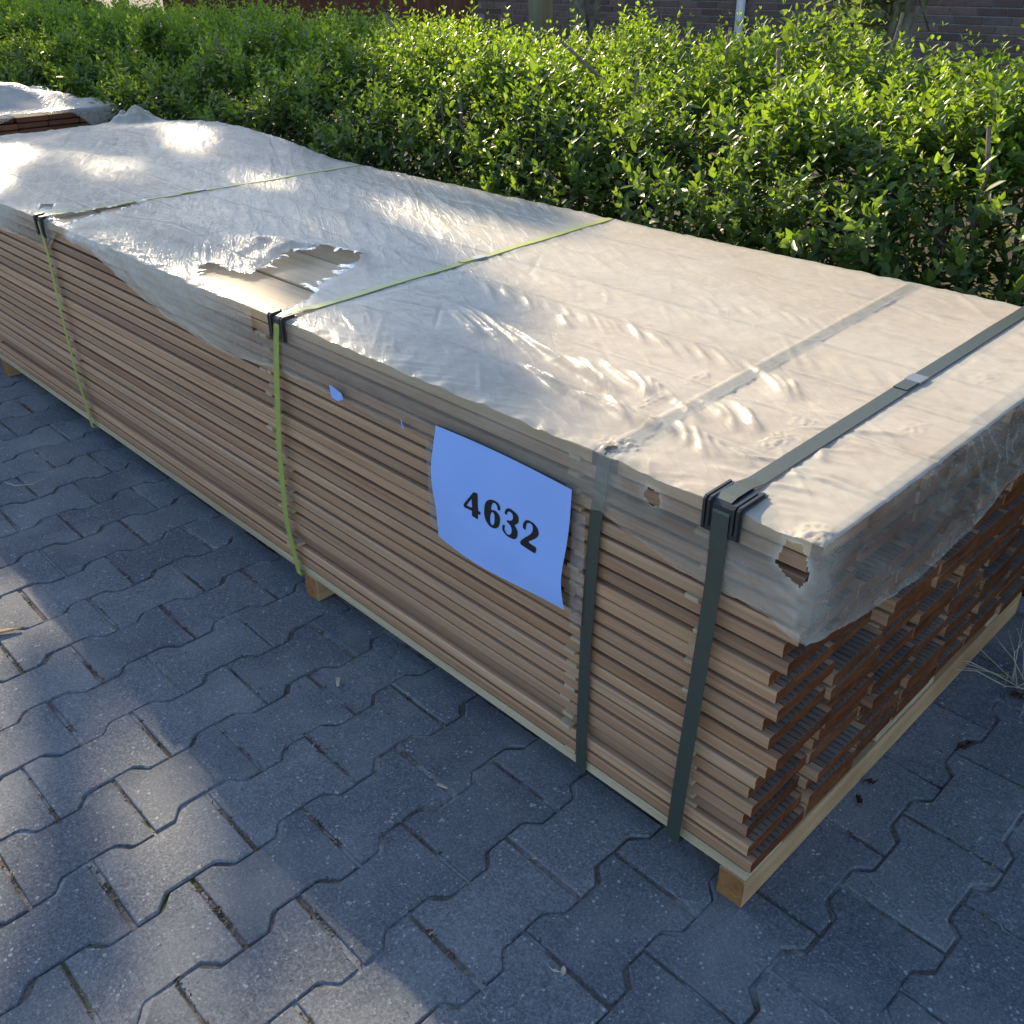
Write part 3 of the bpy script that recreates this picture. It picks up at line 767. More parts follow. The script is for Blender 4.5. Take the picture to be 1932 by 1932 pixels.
# stickers between the layers
for xs_, pr in ((-.355, .85), (-.125, .7), (-1.165, .8), (-1.19, .3), (-2.25, .6), (-2.95, .6), (-3.5, .6)):
    for k in range(NL):
        if bx.random() > pr: continue
        z = Z0 + k * PITCHZ
        me = bevel_box('sticker', (-.011, 0, 0), (.011, W - .01, PITCHZ - TB + .0015), M_PALE, .0006, 1) if ('st' not in unit) else unit['st']
        unit['st'] = me
        part('sticker', me, (xs_ + bx.gauss(0, .008), -.0035 + bx.gauss(.0015, .003), z - .0012), (0, 0, bx.gauss(0, .006)))
# base planks and bearers
for y0, y1, x1, x0 in ((0.0, .10, -.001, -L), (.105, .335, -.012, -L), (.40, .62, -.004, -L), (.63, .80, -.014, -L), (.86, W, -.003, -L)):
    part('base_plank', bevel_box('base_plank', (x0, y0, .0585), (x1, y1, Z0 - .0008), M_PALE, .002, 1))
for xa, xb in ((-.045, 0.0), (-1.142, -1.096), (-2.998, -2.953), (-3.66, -3.615)):
    bme = bevel_box('bearer', (xa, -.001, 0.001), (xb, W + .012, .0575), M_BEAR, .0025, 2); bme.materials.append(M_BEND)
    for pl in bme.polygons:
        if abs(pl.normal.y) > .9: pl.material_index = 1
    part('bearer', bme)
mb = MB(); mb.box((-.0535, .0, .050), (-.046, .58, .0578)); 

# ------------------------------------------------------------------ film
SX = {'D1': -.112, 'L': -1.085, 'F': -2.235, 'D2': -.300}
def sm(a, b, x):
    t = np.clip((x - a) / (b - a), 0, 1); return t * t * (3 - 2 * t)
def film_z(x, y, fine=True):
    x = np.asarray(x, float); y = np.asarray(y, float)
    z = np.full(np.broadcast(x, y).shape, H + .0022)
    w = np.zeros_like(z)
    for k in range(1, 7):
        yk = k * W / 7 + .004 * vnoise(x * 3, x * 0 + k, 9)
        w = w - .0030 * np.exp(-((y - yk) / .0045) ** 2) * (.55 + .45 * vnoise(x * 4, x * 0 + k * 3.3, 19))
    for (x0, y0, x1, y1) in RIDGES:
        dx, dy = x1 - x0, y1 - y0; ln = math.hypot(dx, dy)
        t = ((x - x0) * dx + (y - y0) * dy) / ln ** 2; d = ((x - x0) * dy - (y - y0) * dx) / ln
        d = d + .006 * np.sin(t * 3.1 + x0 * 40)
        sg = .0068 * (.7 + .6 * np.clip(t, 0, 1))
        w = w + .0095 * min(1, ln / .12) * np.exp(-np.abs(d / sg) ** 1.35) * sm(-.15, .25, t) * (1 - sm(.7, 1.15, t))
    # bands of short ripples between the board edges
    for (bx0, by0, bx1, by1, n, amp, dx, dy, seed) in ((-.95, .385, -.34, .400, 26, .0021, .055, -.040, 1), (-.62, .605, -.36, .668, 14, .0016, .05, -.035, 2), (-1.0, .515, -.5, .535, 15, .0010, .05, -.03, 3), (-.30, .47, -.14, .50, 7, .0013, .05, -.05, 4), (-.9, .75, -.4, .80, 12, .0007, .06, -.02, 5)):
        rr = random.Random(seed)
        for i in range(n):
            f = (i + rr.uniform(-.25, .25)) / (n - 1)
            cx, cy = bx0 + (bx1 - bx0) * f, by0 + (by1 - by0) * f + rr.gauss(0, .006)
            ln = math.hypot(dx, dy); ux, uy = dx / ln, dy / ln
            t = (x - cx) * ux + (y - cy) * uy; d = (x - cx) * uy - (y - cy) * ux
            w = w + 1.8 * amp * rr.uniform(.3, 1.2) * np.exp(-(d / .0062) ** 2 - (t / (ln * .55 * rr.uniform(.7, 1.3))) ** 2)
    # fans of creases between the end strap and the end of the bundle
    rr = random.Random(8)
    for i in range(44):
        y0 = .015 + i * .0215 + rr.gauss(0, .004); a = rr.gauss(.05, .30); am = .0026 * rr.uniform(.15, 1.1) * (1.15 if y0 < .35 else .55)
        x0 = SX['D1'] + .014; ln = rr.uniform(.045, .105)
        t = (x - x0) * math.cos(a) + (y - y0) * math.sin(a); d = -(x - x0) * math.sin(a) + (y - y0) * math.cos(a)
        w = w + am * np.exp(-(d / .0062) ** 2) * sm(-.01, .012, t) * (1 - sm(ln * .5, ln, t))
        # and on the other side of it
        if rr.random() < .45:
            a2 = math.pi + rr.gauss(.3, .3); x0b = SX['D1'] - .014
            t = (x - x0b) * math.cos(a2) + (y - y0) * math.sin(a2); d = -(x - x0b) * math.sin(a2) + (y - y0) * math.cos(a2)
            w = w + am * .8 * np.exp(-(d / .006) ** 2) * sm(-.01, .012, t) * (1 - sm(ln * .4, ln * .9, t))
    rr = random.Random(77)
    for i in range(190):
        cx, cy = rr.uniform(-1.05, .0), rr.uniform(.03, 1.0); a = rr.gauss(-.42, .25) if rr.random() < .7 else rr.gauss(-.05, .12); ln = rr.uniform(.02, .09)
        t = (x - cx) * math.cos(a) + (y - cy) * math.sin(a); d = -(x - cx) * math.sin(a) + (y - cy) * math.cos(a)
        w = w + rr.choice((-1, 1, 1)) * rr.uniform(.0007, .0021) * np.exp(-np.abs(d / .0034) ** 1.4 - (t / ln) ** 4)
    # crinkled front and end edges
    ed = np.exp(-np.clip(y, 0, 9) / .030)
    w = w + ed * .0030 * (vnoise(x * 42 + y * 30, y * 20, 51) * .6 + vnoise(x * 17, y * 25, 52)) * sm(-1.2, -.35, -np.abs(x + .6) + .0) 
    w = w + ed * .0026 * np.clip(vnoise(x * 34 - y * 60, y * 14, 53), -.2, 1)
    w = w + np.exp(-np.clip(W - y, 0, 9) / .03) * .002 * vnoise(x * 25, y * 20, 54)
    # general slackness
    w = w + .0011 * fbm(x * 5 + y * 2, y * 11, 3, 61) + .00045 * fbm(x * 30 + y * 18, y * 46 - x * 9, 3, 62)
    w = w + .0005 * np.clip(vnoise(x * 16 + y * 30, y * 120 - x * 22, 63), 0, 1) * sm(.05, .3, y)
    # stretched little scars
    for (cx, cy, sx_, sy_, am) in ((-1.30, .50, .035, .018, .004), (-1.42, .55, .04, .012, .0028), (-.362, .173, .012, .035, .0032), (-.371, .30, .012, .035, .0030), (-.334, .577, .010, .03, .0036), (-.160, .19, .016, .034, .005), (-.165, .265, .016, .025, .0036), (-.05, .62, .02, .03, .003), (-.045, .36, .015, .03, .0028), (-.300, .03, .030, .026, .0055), (-.03, .88, .03, .02, .003), (.004, .012, .022, .022, .006)):
        g = np.exp(-(((x - cx) / sx_) ** 2 + ((y - cy) / sy_) ** 2) ** 2)
        w = w + g * am * .55 * (np.clip(1 - 2.2 * np.abs(vnoise(x * 70 + y * 30, y * 75, 71)), 0, 1) ** 1.5 + .5 * np.clip(1 - 2.2 * np.abs(vnoise(x * 120, y * 130 + x * 40, 72)), 0, 1))
    # the loose left half
    lo = sm(1.0, 1.45, -x)
    q1 = x * .87 - y * .49; q2 = x * .49 + y * .87
    w = w + lo * (.0034 * np.clip(1 - 1.6 * np.abs(vnoise(q1 * 2.6, q2 * 13, 81)), 0, 1) ** 2 + .0022 * np.clip(1 - 1.7 * np.abs(vnoise(q1 * 5 + 3, q2 * 33, 82)), 0, 1) ** 2 * (.4 + .6 * vnoise(x * 3, y * 3, 84)) + .0006 * fbm(q1 * 14, q2 * 50, 2, 83))
    pr = 1 - .8 * np.exp(-((x - SX['D1']) / .016) ** 2) - .8 * np.exp(-((x - SX['L'] - .0) / .012) ** 2) * sm(.0, .1, y) - .75 * np.exp(-((x - SX['F']) / .012) ** 2)
    z = z + w * pr
    # blown up parts
    pf = sm(2.30, 2.75, -x) * (1 - .75 * sm(3.3, 3.72, -x))
    z = z + pf * (.030 * sm(.3, .95, y) + .018 * np.exp(-((y - .35) / .2) ** 2))
    z = z + .020 * np.exp(-((x + 3.05) / .28) ** 2 - ((y - .98) / .16) ** 2)
    g = np.exp(-(((x + 3.66) / .09) ** 2 + ((y - .93) / .08) ** 2) ** 2); z = z + g * (.045 + .03 * vnoise(x * 22, y * 26, 91))
    z = z + .030 * np.exp(-((x + 1.78) / .20) ** 2 - ((y - .16) / .13) ** 2) 
    g = np.exp(-((x + 1.47) / .13) ** 2 - ((y - .235) / .085) ** 2); z = z + g * (.030 + .012 * vnoise(q1 * 16, q2 * 22, 92))
    z = z + .016 * np.exp(-((x + 1.35) / .10) ** 2 - ((y - .33) / .04) ** 2)
    g = np.exp(-(((x + 2.20) / .05) ** 2 + ((y + .0) / .05) ** 2)); z = z + g * .010 * (.3 + vnoise(x * 60, y * 60, 93))
    # the strap under the film
    bump = sm(.0125, .0105, np.abs(x - SX['D2'] + .055 * y)) ; z = z + .0007 * bump
    near = np.abs(x - SX['D2'] + .055 * y) < .016
    z = np.where(near & (y > .035), np.maximum(z, H + .0024 + .25 * (z - H)), z)
    return z

xs = np.concatenate([np.arange(-3.72, -2.0, .008), np.arange(-2.0, -1.0, .0055), np.arange(-1.0, .0235, .0026)])
xs = np.concatenate([xs[xs < .0205], [.0212, .0220, .0228, .0235]])
ZLX = [-3.72, -3.2, -2.6, -2.434, -2.299, -2.24, -2.20, -2.145, -1.981, -1.809, -1.689, -1.548, -1.39, -1.284, -1.16, -1.048, -.912, -.804, -.702, -.648, -.5, -.299, -.242, -.16, -.11, -.071, -.032, .006, .03]
ZLZ = [.56, .565, .571, .577, .572, .560, .590, .626, .628, .615, .577, .548, .533, .526, .537, .541, .539, .538, .546, .550, .552, .560, .546, .529, .524, .528, .524, .512, .508]
zlow = np.interp(xs, ZLX, ZLZ) + .0025 * vnoise(xs * 35, xs * 0, 101) + .002 * vnoise(xs * 9, xs * 0, 102)
ys_t = np.concatenate([np.linspace(.0, .06, 22), np.arange(.0632, .45, .0030), np.arange(.4535, W - .05, .0060), np.linspace(W - .045, W + .004, 9)])
nx = len(xs)
NF = 46
tt = np.linspace(1, 0, NF, endpoint=False) ** 1.8            # 1 = lower edge, towards 0 = top edge
Xg, Tg = np.meshgrid(xs, tt)
ztop = film_z(xs, np.zeros(nx)) - .0035
zl = zlow[None, :]
Zf = ztop[None, :] - (ztop[None, :] - zl) * Tg
slack = sm(1.10, 1.5, -Xg) * (1 - sm(2.0, 2.12, -Xg)) + .9 * sm(2.3, 2.5, -Xg)
Yf = -.0055 - .003 * np.sin(np.pi * Tg) + .0015 * vnoise(Xg * 24, Zf * 40, 103) - slack * (.012 * np.sin(np.pi * Tg * .7) + .006 * (1 + vnoise(Xg * 9 + Zf * 12, Zf * 30 + Xg * 8, 104)))
crk = np.exp(-((Xg + .30) / .05) ** 2 - ((Zf - .60) / .05) ** 2) + np.exp(-((Xg - .01) / .04) ** 2 - ((Zf - .60) / .06) ** 2)
Yf = Yf + crk * .0035 * vnoise(Xg * 80, Zf * 80, 105)
# creases radiating in the torn sheet by the near corner
cs = sm(.16, .08, -Xg) * sm(.612, .57, Zf)
Yf = Yf - cs * .0035 * np.abs(vnoise(Xg * 7, Zf * 110 + Xg * 25, 106))
Yf = np.minimum(Yf, -.0030)
mcorn = sm(.010, .0228, Xg); Yf = Yf * (1 - mcorn) - .0045 * mcorn
Xt, Yt = np.meshgrid(xs, ys_t)
Zt = film_z(Xt, Yt) - .0035 * np.exp(-Yt / .003) - .004 * np.exp(-np.clip(W + .004 - Yt, 0, 1) / .004)
Zt = Zt - .0025 * np.exp(-np.clip(.0235 - Xt, 0, 1) / .0014)
Yt2 = Yt - .0045 * np.exp(-Yt / .004)
NBk = 8
tb = np.linspace(0, 1, NBk + 1)[1:]
Xb, Tb = np.meshgrid(xs, tb)
zbk = Zt[-1]
Zb = zbk[None, :] - .17 * Tb * (1 + .2 * vnoise(Xb * 4, Xb * 0, 107)); Yb = W + .008 + .010 * Tb + .006 * vnoise(Xb * 8, Zb * 14, 108)
GX = np.concatenate([Xg, Xt, Xb]); GY = np.concatenate([Yf, Yt2, Yb]); GZ = np.concatenate([Zf, Zt, Zb])
V1 = np.stack([GX, GY, GZ], -1)
nr = V1.shape[0]
# haze (how milky the sheet is): doubled and dusty on top, clearer where it hangs
Hz = np.concatenate([.16 + .05 * vnoise(Xg * 6, Zf * 20, 111) + .30 * slack + .13 * cs * sm(.0, .02, Zf - .5), .42 + .05 * vnoise(Xt * 3, Yt * 5, 112) - .11 * sm(1.0, 1.9, -Xt), .35 + 0 * Xb])  # left part of the top made less milky to deepen the tree shade there
Hz[:NF] += .14 * crk + .22 * np.exp(-((Tg - 1) / .05) ** 2) * sm(.9, 1.0, -Xg)
Hz[NF:NF + len(ys_t)] -= .10 * np.exp(-((Xt - SX['D2'] + .055 * Yt) / .011) ** 8)
idx = np.arange(nr * nx).reshape(nr, nx)
Fq = np.stack([idx[:-1, :-1], idx[:-1, 1:], idx[1:, 1:], idx[1:, :-1]], -1)
# holes
def inpoly(px, py, poly):
    ins = np.zeros(px.shape, bool); n = len(poly)
    for i in range(n):
        x0, y0 = poly[i]; x1, y1 = poly[(i + 1) % n]
        c = ((y0 > py) != (y1 > py)) & (px < (x1 - x0) * (py - y0) / (y1 - y0 + 1e-12) + x0)
        ins ^= c
    return ins
fc = (V1[:-1, :-1] + V1[1:, 1:]) / 2
fx, fy, fz = fc[..., 0], fc[..., 1], fc[..., 2]
row = np.arange(nr - 1)[:, None] + np.zeros((1, nx - 1))
istop = (row >= NF) & (row < NF + len(ys_t))
rag = .007 * vnoise(fx * 60, fy * 60, 121) + .004 * vnoise(fx * 150, fy * 150, 122)
HOLE1 = [(-1.50, .030), (-1.505, .085), (-1.44, .085), (-1.38, .100), (-1.385, .15), (-1.415, .225), (-1.385, .25), (-1.41, .30), (-1.30, .342), (-1.255, .27), (-1.215, .17), (-1.15, .10), (-1.112, .012), (-1.13, -.004), (-1.22, -.003), (-1.33, .010)]
HOLE2 = [(-2.222, .015), (-2.228, .30), (-2.205, .25), (-2.165, .17), (-2.12, .05), (-2.085, -.004), (-2.16, .005)]
HOLE3 = [(-2.40, .05), (-2.36, .085), (-2.31, .06), (-2.33, .03)]
cut = istop & (inpoly(fx + rag, fy + rag, HOLE1) | inpoly(fx + .5 * rag, fy + .5 * rag, HOLE2) | inpoly(fx + rag, fy, HOLE3))
HOLE4 = [(-.030, .606), (-.022, .640), (-.004, .640), (.012, .615), (.014, .600), (.004, .585), (-.006, .592)]
HOLE5 = [(-.228, .618), (-.222, .632), (-.205, .628), (-.200, .612), (-.215, .606)]
isf = row < NF
cut |= isf & (inpoly(fx + rag * .4, fz + rag * .4, HOLE4) | inpoly(fx + rag * .4, fz, HOLE5))
cut |= isf & (fx > -1.19) & (fx < -1.10) & (fz > .600 + rag)      # torn open under the end of the big hole
cut |= istop & (np.hypot(fx - SX['D2'] , fy - .006) < .010 + rag)
Fq = Fq[~cut]
def polydist(px, py, poly):
    d = np.full(px.shape, 9.0)
    for i in range(len(poly)):
        x0, y0 = poly[i]; x1, y1 = poly[(i + 1) % len(poly)]; dx, dy = x1 - x0, y1 - y0
        t = np.clip(((px - x0) * dx + (py - y0) * dy) / (dx * dx + dy * dy + 1e-12), 0, 1)
        d = np.minimum(d, np.hypot(px - x0 - t * dx, py - y0 - t * dy))
    return d
tp = slice(NF, NF + len(ys_t))
for hp in (HOLE1, HOLE2, HOLE3): Hz[tp] += .14 * np.exp(-polydist(Xt, Yt, hp) / .008)
for hp in (HOLE4, HOLE5): Hz[:NF] += .28 * np.exp(-polydist(Xg, Zf, hp) / .005)
# end sheet
NE = 40
te = np.linspace(0, 1, NE + 1)[1:] ** 2.0
YE, TE = np.meshgrid(ys_t, te)
zte = Zt[:, -1]
zle = np.interp(ys_t, [0, .05, .093, .227, .312, .412, .485, .605, .747, .9, 1.03], [.507, .500, .492, .471, .458, .463, .465, .498, .491, .485, .49]) + .002 * vnoise(ys_t * 30, ys_t * 0, 131)
ZE = zte[None, :] - (zte - zle)[None, :] * TE
fan = vnoise(YE * 4 + (ZE - .65) * 3.5, (YE * 16 - (.65 - ZE) * 30), 132)
XE = .0245 + .004 * TE + .005 * fan * np.sin(np.pi * np.clip(TE * .8 + .1, 0, 1)) + .0015 * vnoise(YE * 40, ZE * 25, 133)
XE = .0235 + (XE - .0235) * sm(0, .025, YE)
YE2 = YE - .0045 * np.exp(-YE / .004)
V2 = np.stack([XE, YE2, ZE], -1)
n1 = nr * nx
ne = len(ys_t)
idx2 = n1 + np.arange(NE * ne).reshape(NE, ne)
toprow = idx[NF:NF + ne, -1][None, :]
idx2 = np.concatenate([toprow, idx2])
Fe = np.stack([idx2[:-1, :-1], idx2[1:, :-1], idx2[1:, 1:], idx2[:-1, 1:]], -1).reshape(-1, 4)
stq = vnoise(YE * 26 - (.65 - ZE) * 22, (.65 - ZE) * 5 + YE * 4, 135)
HzE = .13 + .07 * vnoise(YE * 5 + ZE * 9, ZE * 12 - YE * 8, 134) + .16 * np.exp(-(YE / .04) ** 2) + .20 * np.clip(1 - np.abs(stq) * 5, 0, 1) ** 2 * np.clip(.35 + vnoise(YE * 4, ZE * 5, 136), 0, 1) + .10 * np.exp(-((TE - 1) / .06) ** 2)
# sheet over the far end
NFE = 8
tf = np.linspace(0, 1, NFE + 1)[1:]
YF, TF = np.meshgrid(ys_t, tf)
ZFe = Zt[:, 0][None, :] - .2 * TF
V3 = np.stack([-3.725 - .02 * TF + .006 * vnoise(YF * 9, ZFe * 20, 141), YF, ZFe], -1)
idx3 = n1 + NE * ne + np.arange(NFE * ne).reshape(NFE, ne)
idx3 = np.concatenate([idx[NF:NF + ne, 0][None, :], idx3])
Ff = np.stack([idx3[:-1, 1:], idx3[1:, 1:], idx3[1:, :-1], idx3[:-1, :-1]], -1).reshape(-1, 4)
# shreds of stretched film round the tears
sv, sf = [], []
rsd = random.Random(31)
def shreds(poly, step, lmin, lmax, curl):
    c = np.mean(poly, 0)
    for i in range(len(poly)):
        p0, p1 = np.array(poly[i]), np.array(poly[(i + 1) % len(poly)]); d = np.linalg.norm(p1 - p0); e = (p1 - p0) / max(d, 1e-6)
        for q in range(int(d / step) + 1):
            p = p0 + e * rsd.uniform(0, d); inw = (c - p) / np.linalg.norm(c - p) + np.array((rsd.gauss(0, .7), rsd.gauss(0, .7))); inw /= np.linalg.norm(inw)
            ln = rsd.uniform(lmin, lmax) * rsd.uniform(.3, 1); wd = rsd.uniform(.004, .014); z0 = float(film_z(p[0], max(p[1], 0))) + .0005; b = len(sv) + n_base
            for k in range(5):
                f = k / 4; r_ = p + inw * ln * (f - .15); w_ = e * wd * (1 - .75 * f) * rsd.uniform(.7, 1.2); z = z0 + curl * ln * math.sin(f * 2.6) * rsd.uniform(.5, 1.1)
                sv.append((r_[0] - w_[0], r_[1] - w_[1], z + rsd.uniform(0, .0008))); sv.append((r_[0] + w_[0], r_[1] + w_[1], z + rsd.uniform(0, .0008)))
            for k in range(4): sf.append((b + 2 * k, b + 2 * k + 1, b + 2 * k + 3, b + 2 * k + 2))
n_base = nr * nx + NE * ne + NFE * ne
shreds(HOLE1, .020, .015, .065, .14); shreds(HOLE2, .010, .008, .025, .2); shreds(HOLE3, .008, .006, .015, .4)
VV = np.concatenate([V1.reshape(-1, 3), V2.reshape(-1, 3), V3.reshape(-1, 3), np.array(sv)])
HH = np.concatenate([Hz.ravel(), HzE.ravel(), np.full(NFE * ne, .5), np.full(len(sv), .10)])
# short creases in the sheet at the end's top edge
def mat_film():
    t = NT('clear_film'); at = t.n('ShaderNodeAttribute', attribute_name='haze'); geo = t.n('ShaderNodeNewGeometry')
    g = geo.outputs['Position']
    n = t.noise(t.mapping(g, (6, 6, 22)), 2.2, 3, .6, .6); n2 = t.noise(g, 55, 2, .7)
    h = t.math('ADD', at.outputs['Fac'], t.math('MULTIPLY', t.math('SUBTRACT', n, .5), .22))
    h = t.math('ADD', h, t.math('MULTIPLY', t.math('SUBTRACT', n2, .5), .08), True)
    # scattered dust
    dust = t.ramp(t.noise(g, 130, 3, .8), [(.70, (0, 0, 0)), (.76, (1, 1, 1))])
    col = t.mix(t.math('MULTIPLY', dust, .35), (0.80, 0.755, 0.655), (0.45, 0.38, 0.29))
    b = t.n('ShaderNodeBump'); b.inputs['Strength'].default_value = .5; b.inputs['Distance'].default_value = .0013
    nb_ = t.noise(t.mapping(g, (70, 150, 110)), 1.0, 2, .6, .5)
    r0 = t.n('ShaderNodeMapping'); r0.inputs['Rotation'].default_value = (0, 0, .52); t.l(g, r0.inputs['Vector'])
    rot = t.n('ShaderNodeMapping'); rot.inputs['Scale'].default_value = (6, 46, 30); t.l(r0.outputs[0], rot.inputs['Vector'])
    sx = t.n('ShaderNodeSeparateXYZ'); t.l(g, sx.inputs[0])
    lz = t.ramp(t.math('MULTIPLY', sx.outputs[0], -.25), [(.23, (.30, .30, .30)), (.40, (1, 1, 1))])
    wr = t.noise(rot.outputs[0], 1.0, 2, .55, .8)
    rdg = t.math('POWER', t.math('SUBTRACT', 1.0, t.math('ABSOLUTE', t.math('MULTIPLY', t.math('SUBTRACT', wr, .5), 2.6)), True), 5.0)
    def creases(sc_, st, seed):
        m_ = t.n('ShaderNodeMapping'); m_.inputs['Scale'].default_value = st; m_.inputs['Location'].default_value = (seed, seed * 2, seed * 3); t.l(r0.outputs[0], m_.inputs['Vector'])
        nz = t.n('ShaderNodeTexNoise'); nz.inputs['Scale'].default_value = 1.3; nz.inputs['Detail'].default_value = 1; t.l(m_.outputs[0], nz.inputs['Vector'])
        ad = t.n('ShaderNodeVectorMath', operation='MULTIPLY_ADD'); t.l(nz.outputs['Color'], ad.inputs[0]); ad.inputs[1].default_value = (.9, .9, .9); t.l(m_.outputs[0], ad.inputs[2])
        v_ = t.n('ShaderNodeTexVoronoi', feature='DISTANCE_TO_EDGE'); v_.inputs['Scale'].default_value = sc_; t.l(ad.outputs[0], v_.inputs['Vector'])
        return t.ramp(v_.outputs['Distance'], [(0, (1, 1, 1)), (.07, (0, 0, 0))])
    cmask = t.ramp(t.noise(g, 3.1, 3, .6), [(.42, (0, 0, 0)), (.62, (1, 1, 1))])
    crs = t.math('MULTIPLY', creases(1.0, (11, 32, 24), 1.3), cmask)
    hts = t.math('MULTIPLY', t.math('ADD', t.math('ADD', nb_, t.math('MULTIPLY', rdg, 2.0)), t.math('MULTIPLY', crs, 1.6)), lz)
    t.l(hts, b.inputs['Height'])
    h = t.math('ADD', h, t.math('MULTIPLY', t.math('MULTIPLY', crs, lz), .10), True)
    df = t.n('ShaderNodeBsdfDiffuse'); t.l(col, df.inputs['Color']); t.l(b.outputs[0], df.inputs['Normal'])
    tl = t.n('ShaderNodeBsdfTranslucent'); t.l(col, tl.inputs['Color'])
    m0 = t.n('ShaderNodeMixShader'); m0.inputs[0].default_value = .22; t.l(df.outputs[0], m0.inputs[1]); t.l(tl.outputs[0], m0.inputs[2])
    tp = t.n('ShaderNodeBsdfTransparent'); tp.inputs['Color'].default_value = (.97, .97, .97, 1)
    m1 = t.n('ShaderNodeMixShader'); t.l(h, m1.inputs[0]); t.l(tp.outputs[0], m1.inputs[1]); t.l(m0.outputs[0], m1.inputs[2])
    gl = t.n('ShaderNodeBsdfGlossy'); gl.inputs['Roughness'].default_value = .14; t.l(b.outputs[0], gl.inputs['Normal'])
    gw = t.n('ShaderNodeBsdfGlossy'); gw.inputs['Roughness'].default_value = .42; t.l(b.outputs[0], gw.inputs['Normal'])
    gm = t.n('ShaderNodeMixShader'); gm.inputs[0].default_value = .6; t.l(gl.outputs[0], gm.inputs[1]); t.l(gw.outputs[0], gm.inputs[2])
    fr = t.n('ShaderNodeFresnel'); fr.inputs['IOR'].default_value = 1.45; t.l(b.outputs[0], fr.inputs['Normal'])
    m2 = t.n('ShaderNodeMixShader'); t.l(t.math('MULTIPLY', fr.outputs[0], .54), m2.inputs[0]); t.l(m1.outputs[0], m2.inputs[1]); t.l(gm.outputs[0], m2.inputs[2])
    t.l(m2.outputs[0], t.out.inputs[0]); return t.m
M_FILM = mat_film()
me = mesh_np('plastic_sheet', VV, [Fq, Fe, Ff, np.array(sf)], M_FILM, True)
a = me.attributes.new('haze', 'FLOAT', 'POINT'); a.data.foreach_set('value', HH.astype(np.float32))
tag(link('plastic_sheet', me), 'torn milky plastic sheet draped over the top of the large timber stack', 'plastic sheet')

# ------------------------------------------------------------------ straps
M_LIME = mat_plain('lime_strap', (0.28, 0.32, 0.065), .46, .5, .12, 120, .25)
M_DKSTRAP = mat_plain('dark_green_strap', (0.036, 0.045, 0.034), .46, .7, .10, 120, .2)
M_STEEL = mat_plain('steel_seal', (0.33, 0.33, 0.33), .5, .5, .05, 60, .1, 1.0)
M_BLACK = mat_plain('black_plastic', (0.022, 0.024, 0.027), .38, .5, .2, 80, .2)
def strap(label, name, xt, front, width, mat, over=True, lift=.0015, guard=None, seal=None, slant=0.0):
    """front: (x, z) down the front face, from the top edge; the band goes over the top and down the back"""
    path = []; n3 = []
    fx_ = front[::-1]
    path.append((fx_[0][0], .10, .0565)); n3.append((0, 0, -1))
    path.append((fx_[0][0], .008, .0560)); n3.append((0, -.3, -1))
    yf = -.0115 if over else -.0035
    for (x, z) in fx_:
        path.append((x, yf - (.004 if .1 < z < .5 else 0) * (1 if over else .3), z)); n3.append((0, -1, 0))
    ytop = np.concatenate([[-.004, .008, .02, .04], np.arange(.07, W - .02, .02), [W - .01]])
    zt_ = np.max([film_z(np.full(len(ytop), xt) + slant * ytop + d, np.clip(ytop, 0, W)) for d in (-.008, 0, .008)], 0) if over else np.full(len(ytop), H)
    k = np.convolve(np.pad(zt_, 2, mode='edge'), np.ones(5) / 5, 'valid'); zt_ = np.maximum(k, zt_ - .0006)
    if guard: zt_[:4] = np.maximum(zt_[:4], H + .0075)
    for y, z in zip(ytop, zt_):
        path.append((xt + slant * max(y, 0), y, z + lift - (.0025 if y < 0 else 0))); n3.append((0, -.7 if y < 0 else 0, .7 if y < 0 else 1))
    path.append((xt + slant * W, W + .022, H - .006)); n3.append((0, 1, .6))
    path.append((xt + slant * W, W + .03, H - .17)); n3.append((0, 1, 0))
    path.append((xt + slant * W, W + .006, .06)); n3.append((0, 1, 0))
    path = np.array(path); n3 = norm(np.array(n3, float))
    hw = width / 2; th = .0009
    V = []
    for p, n in zip(path, n3):
        o = n * th
        V += [p + (-hw, 0, 0), p + (hw, 0, 0), p + np.array((hw, 0, 0)) + o, p + np.array((-hw, 0, 0)) + o]
    F = []
    for i in range(len(path) - 1):
        for q in range(4):
            F.append((i * 4 + q, i * 4 + (q + 1) % 4, i * 4 + 4 + (q + 1) % 4, i * 4 + 4 + q))
    F += [(0, 1, 2, 3), tuple(4 * (len(path) - 1) + q for q in (3, 2, 1, 0))]
    root = empty('packing_strap', (xt, 0, H)); tag(root, label, 'strap', 'green packing straps around the large timber stack')
    IP = Matrix.Translation((-xt, 0, -H))
    band = link('band', mesh_np('band', V, F, mat), root); band.matrix_parent_inverse = IP
    if seal is not None:
        zs = float(np.interp(seal, ytop, zt_)) + lift
        s = link('seal', bevel_box('seal', (-hw - .0015, -.016, -.0005), (hw + .0015, .016, .0032), M_STEEL, .0008, 1), root); s.location = (slant * seal, seal, zs - H)
        e = link('strap_end', bevel_box('strap_end', (-hw + .0008, -.022, 0), (hw - .0008, .022, .0010), mat, .0003, 1), root); e.location = (slant * seal, seal - .034, zs - H + .0016)
    return root
strap('dark green strap over the plastic sheet nearest the end of the timber stack', 'D1', -.112, [(-.108, .640), (-.107, .537), (-.111, .36), (-.118, .174), (-.124, .058)], .024, M_DKSTRAP, True, .0015, True, .53, -.02)
strap('dark strap running under the plastic sheet, just right of the blue number sheet', 'D2', -.300, [(-.301, .640), (-.312, .527), (-.318, .337), (-.319, .12), (-.318, .058)], .022, M_DKSTRAP, False, .0002, None, None, -.055)
strap('lime green strap beside the large tear, at the middle of the timber stack', 'L', -1.090, [(-1.095, .636), (-1.118, .539), (-1.145, .358), (-1.158, .186), (-1.142, .058)], .0185, M_LIME, True, .0012, True, .53, -.07)
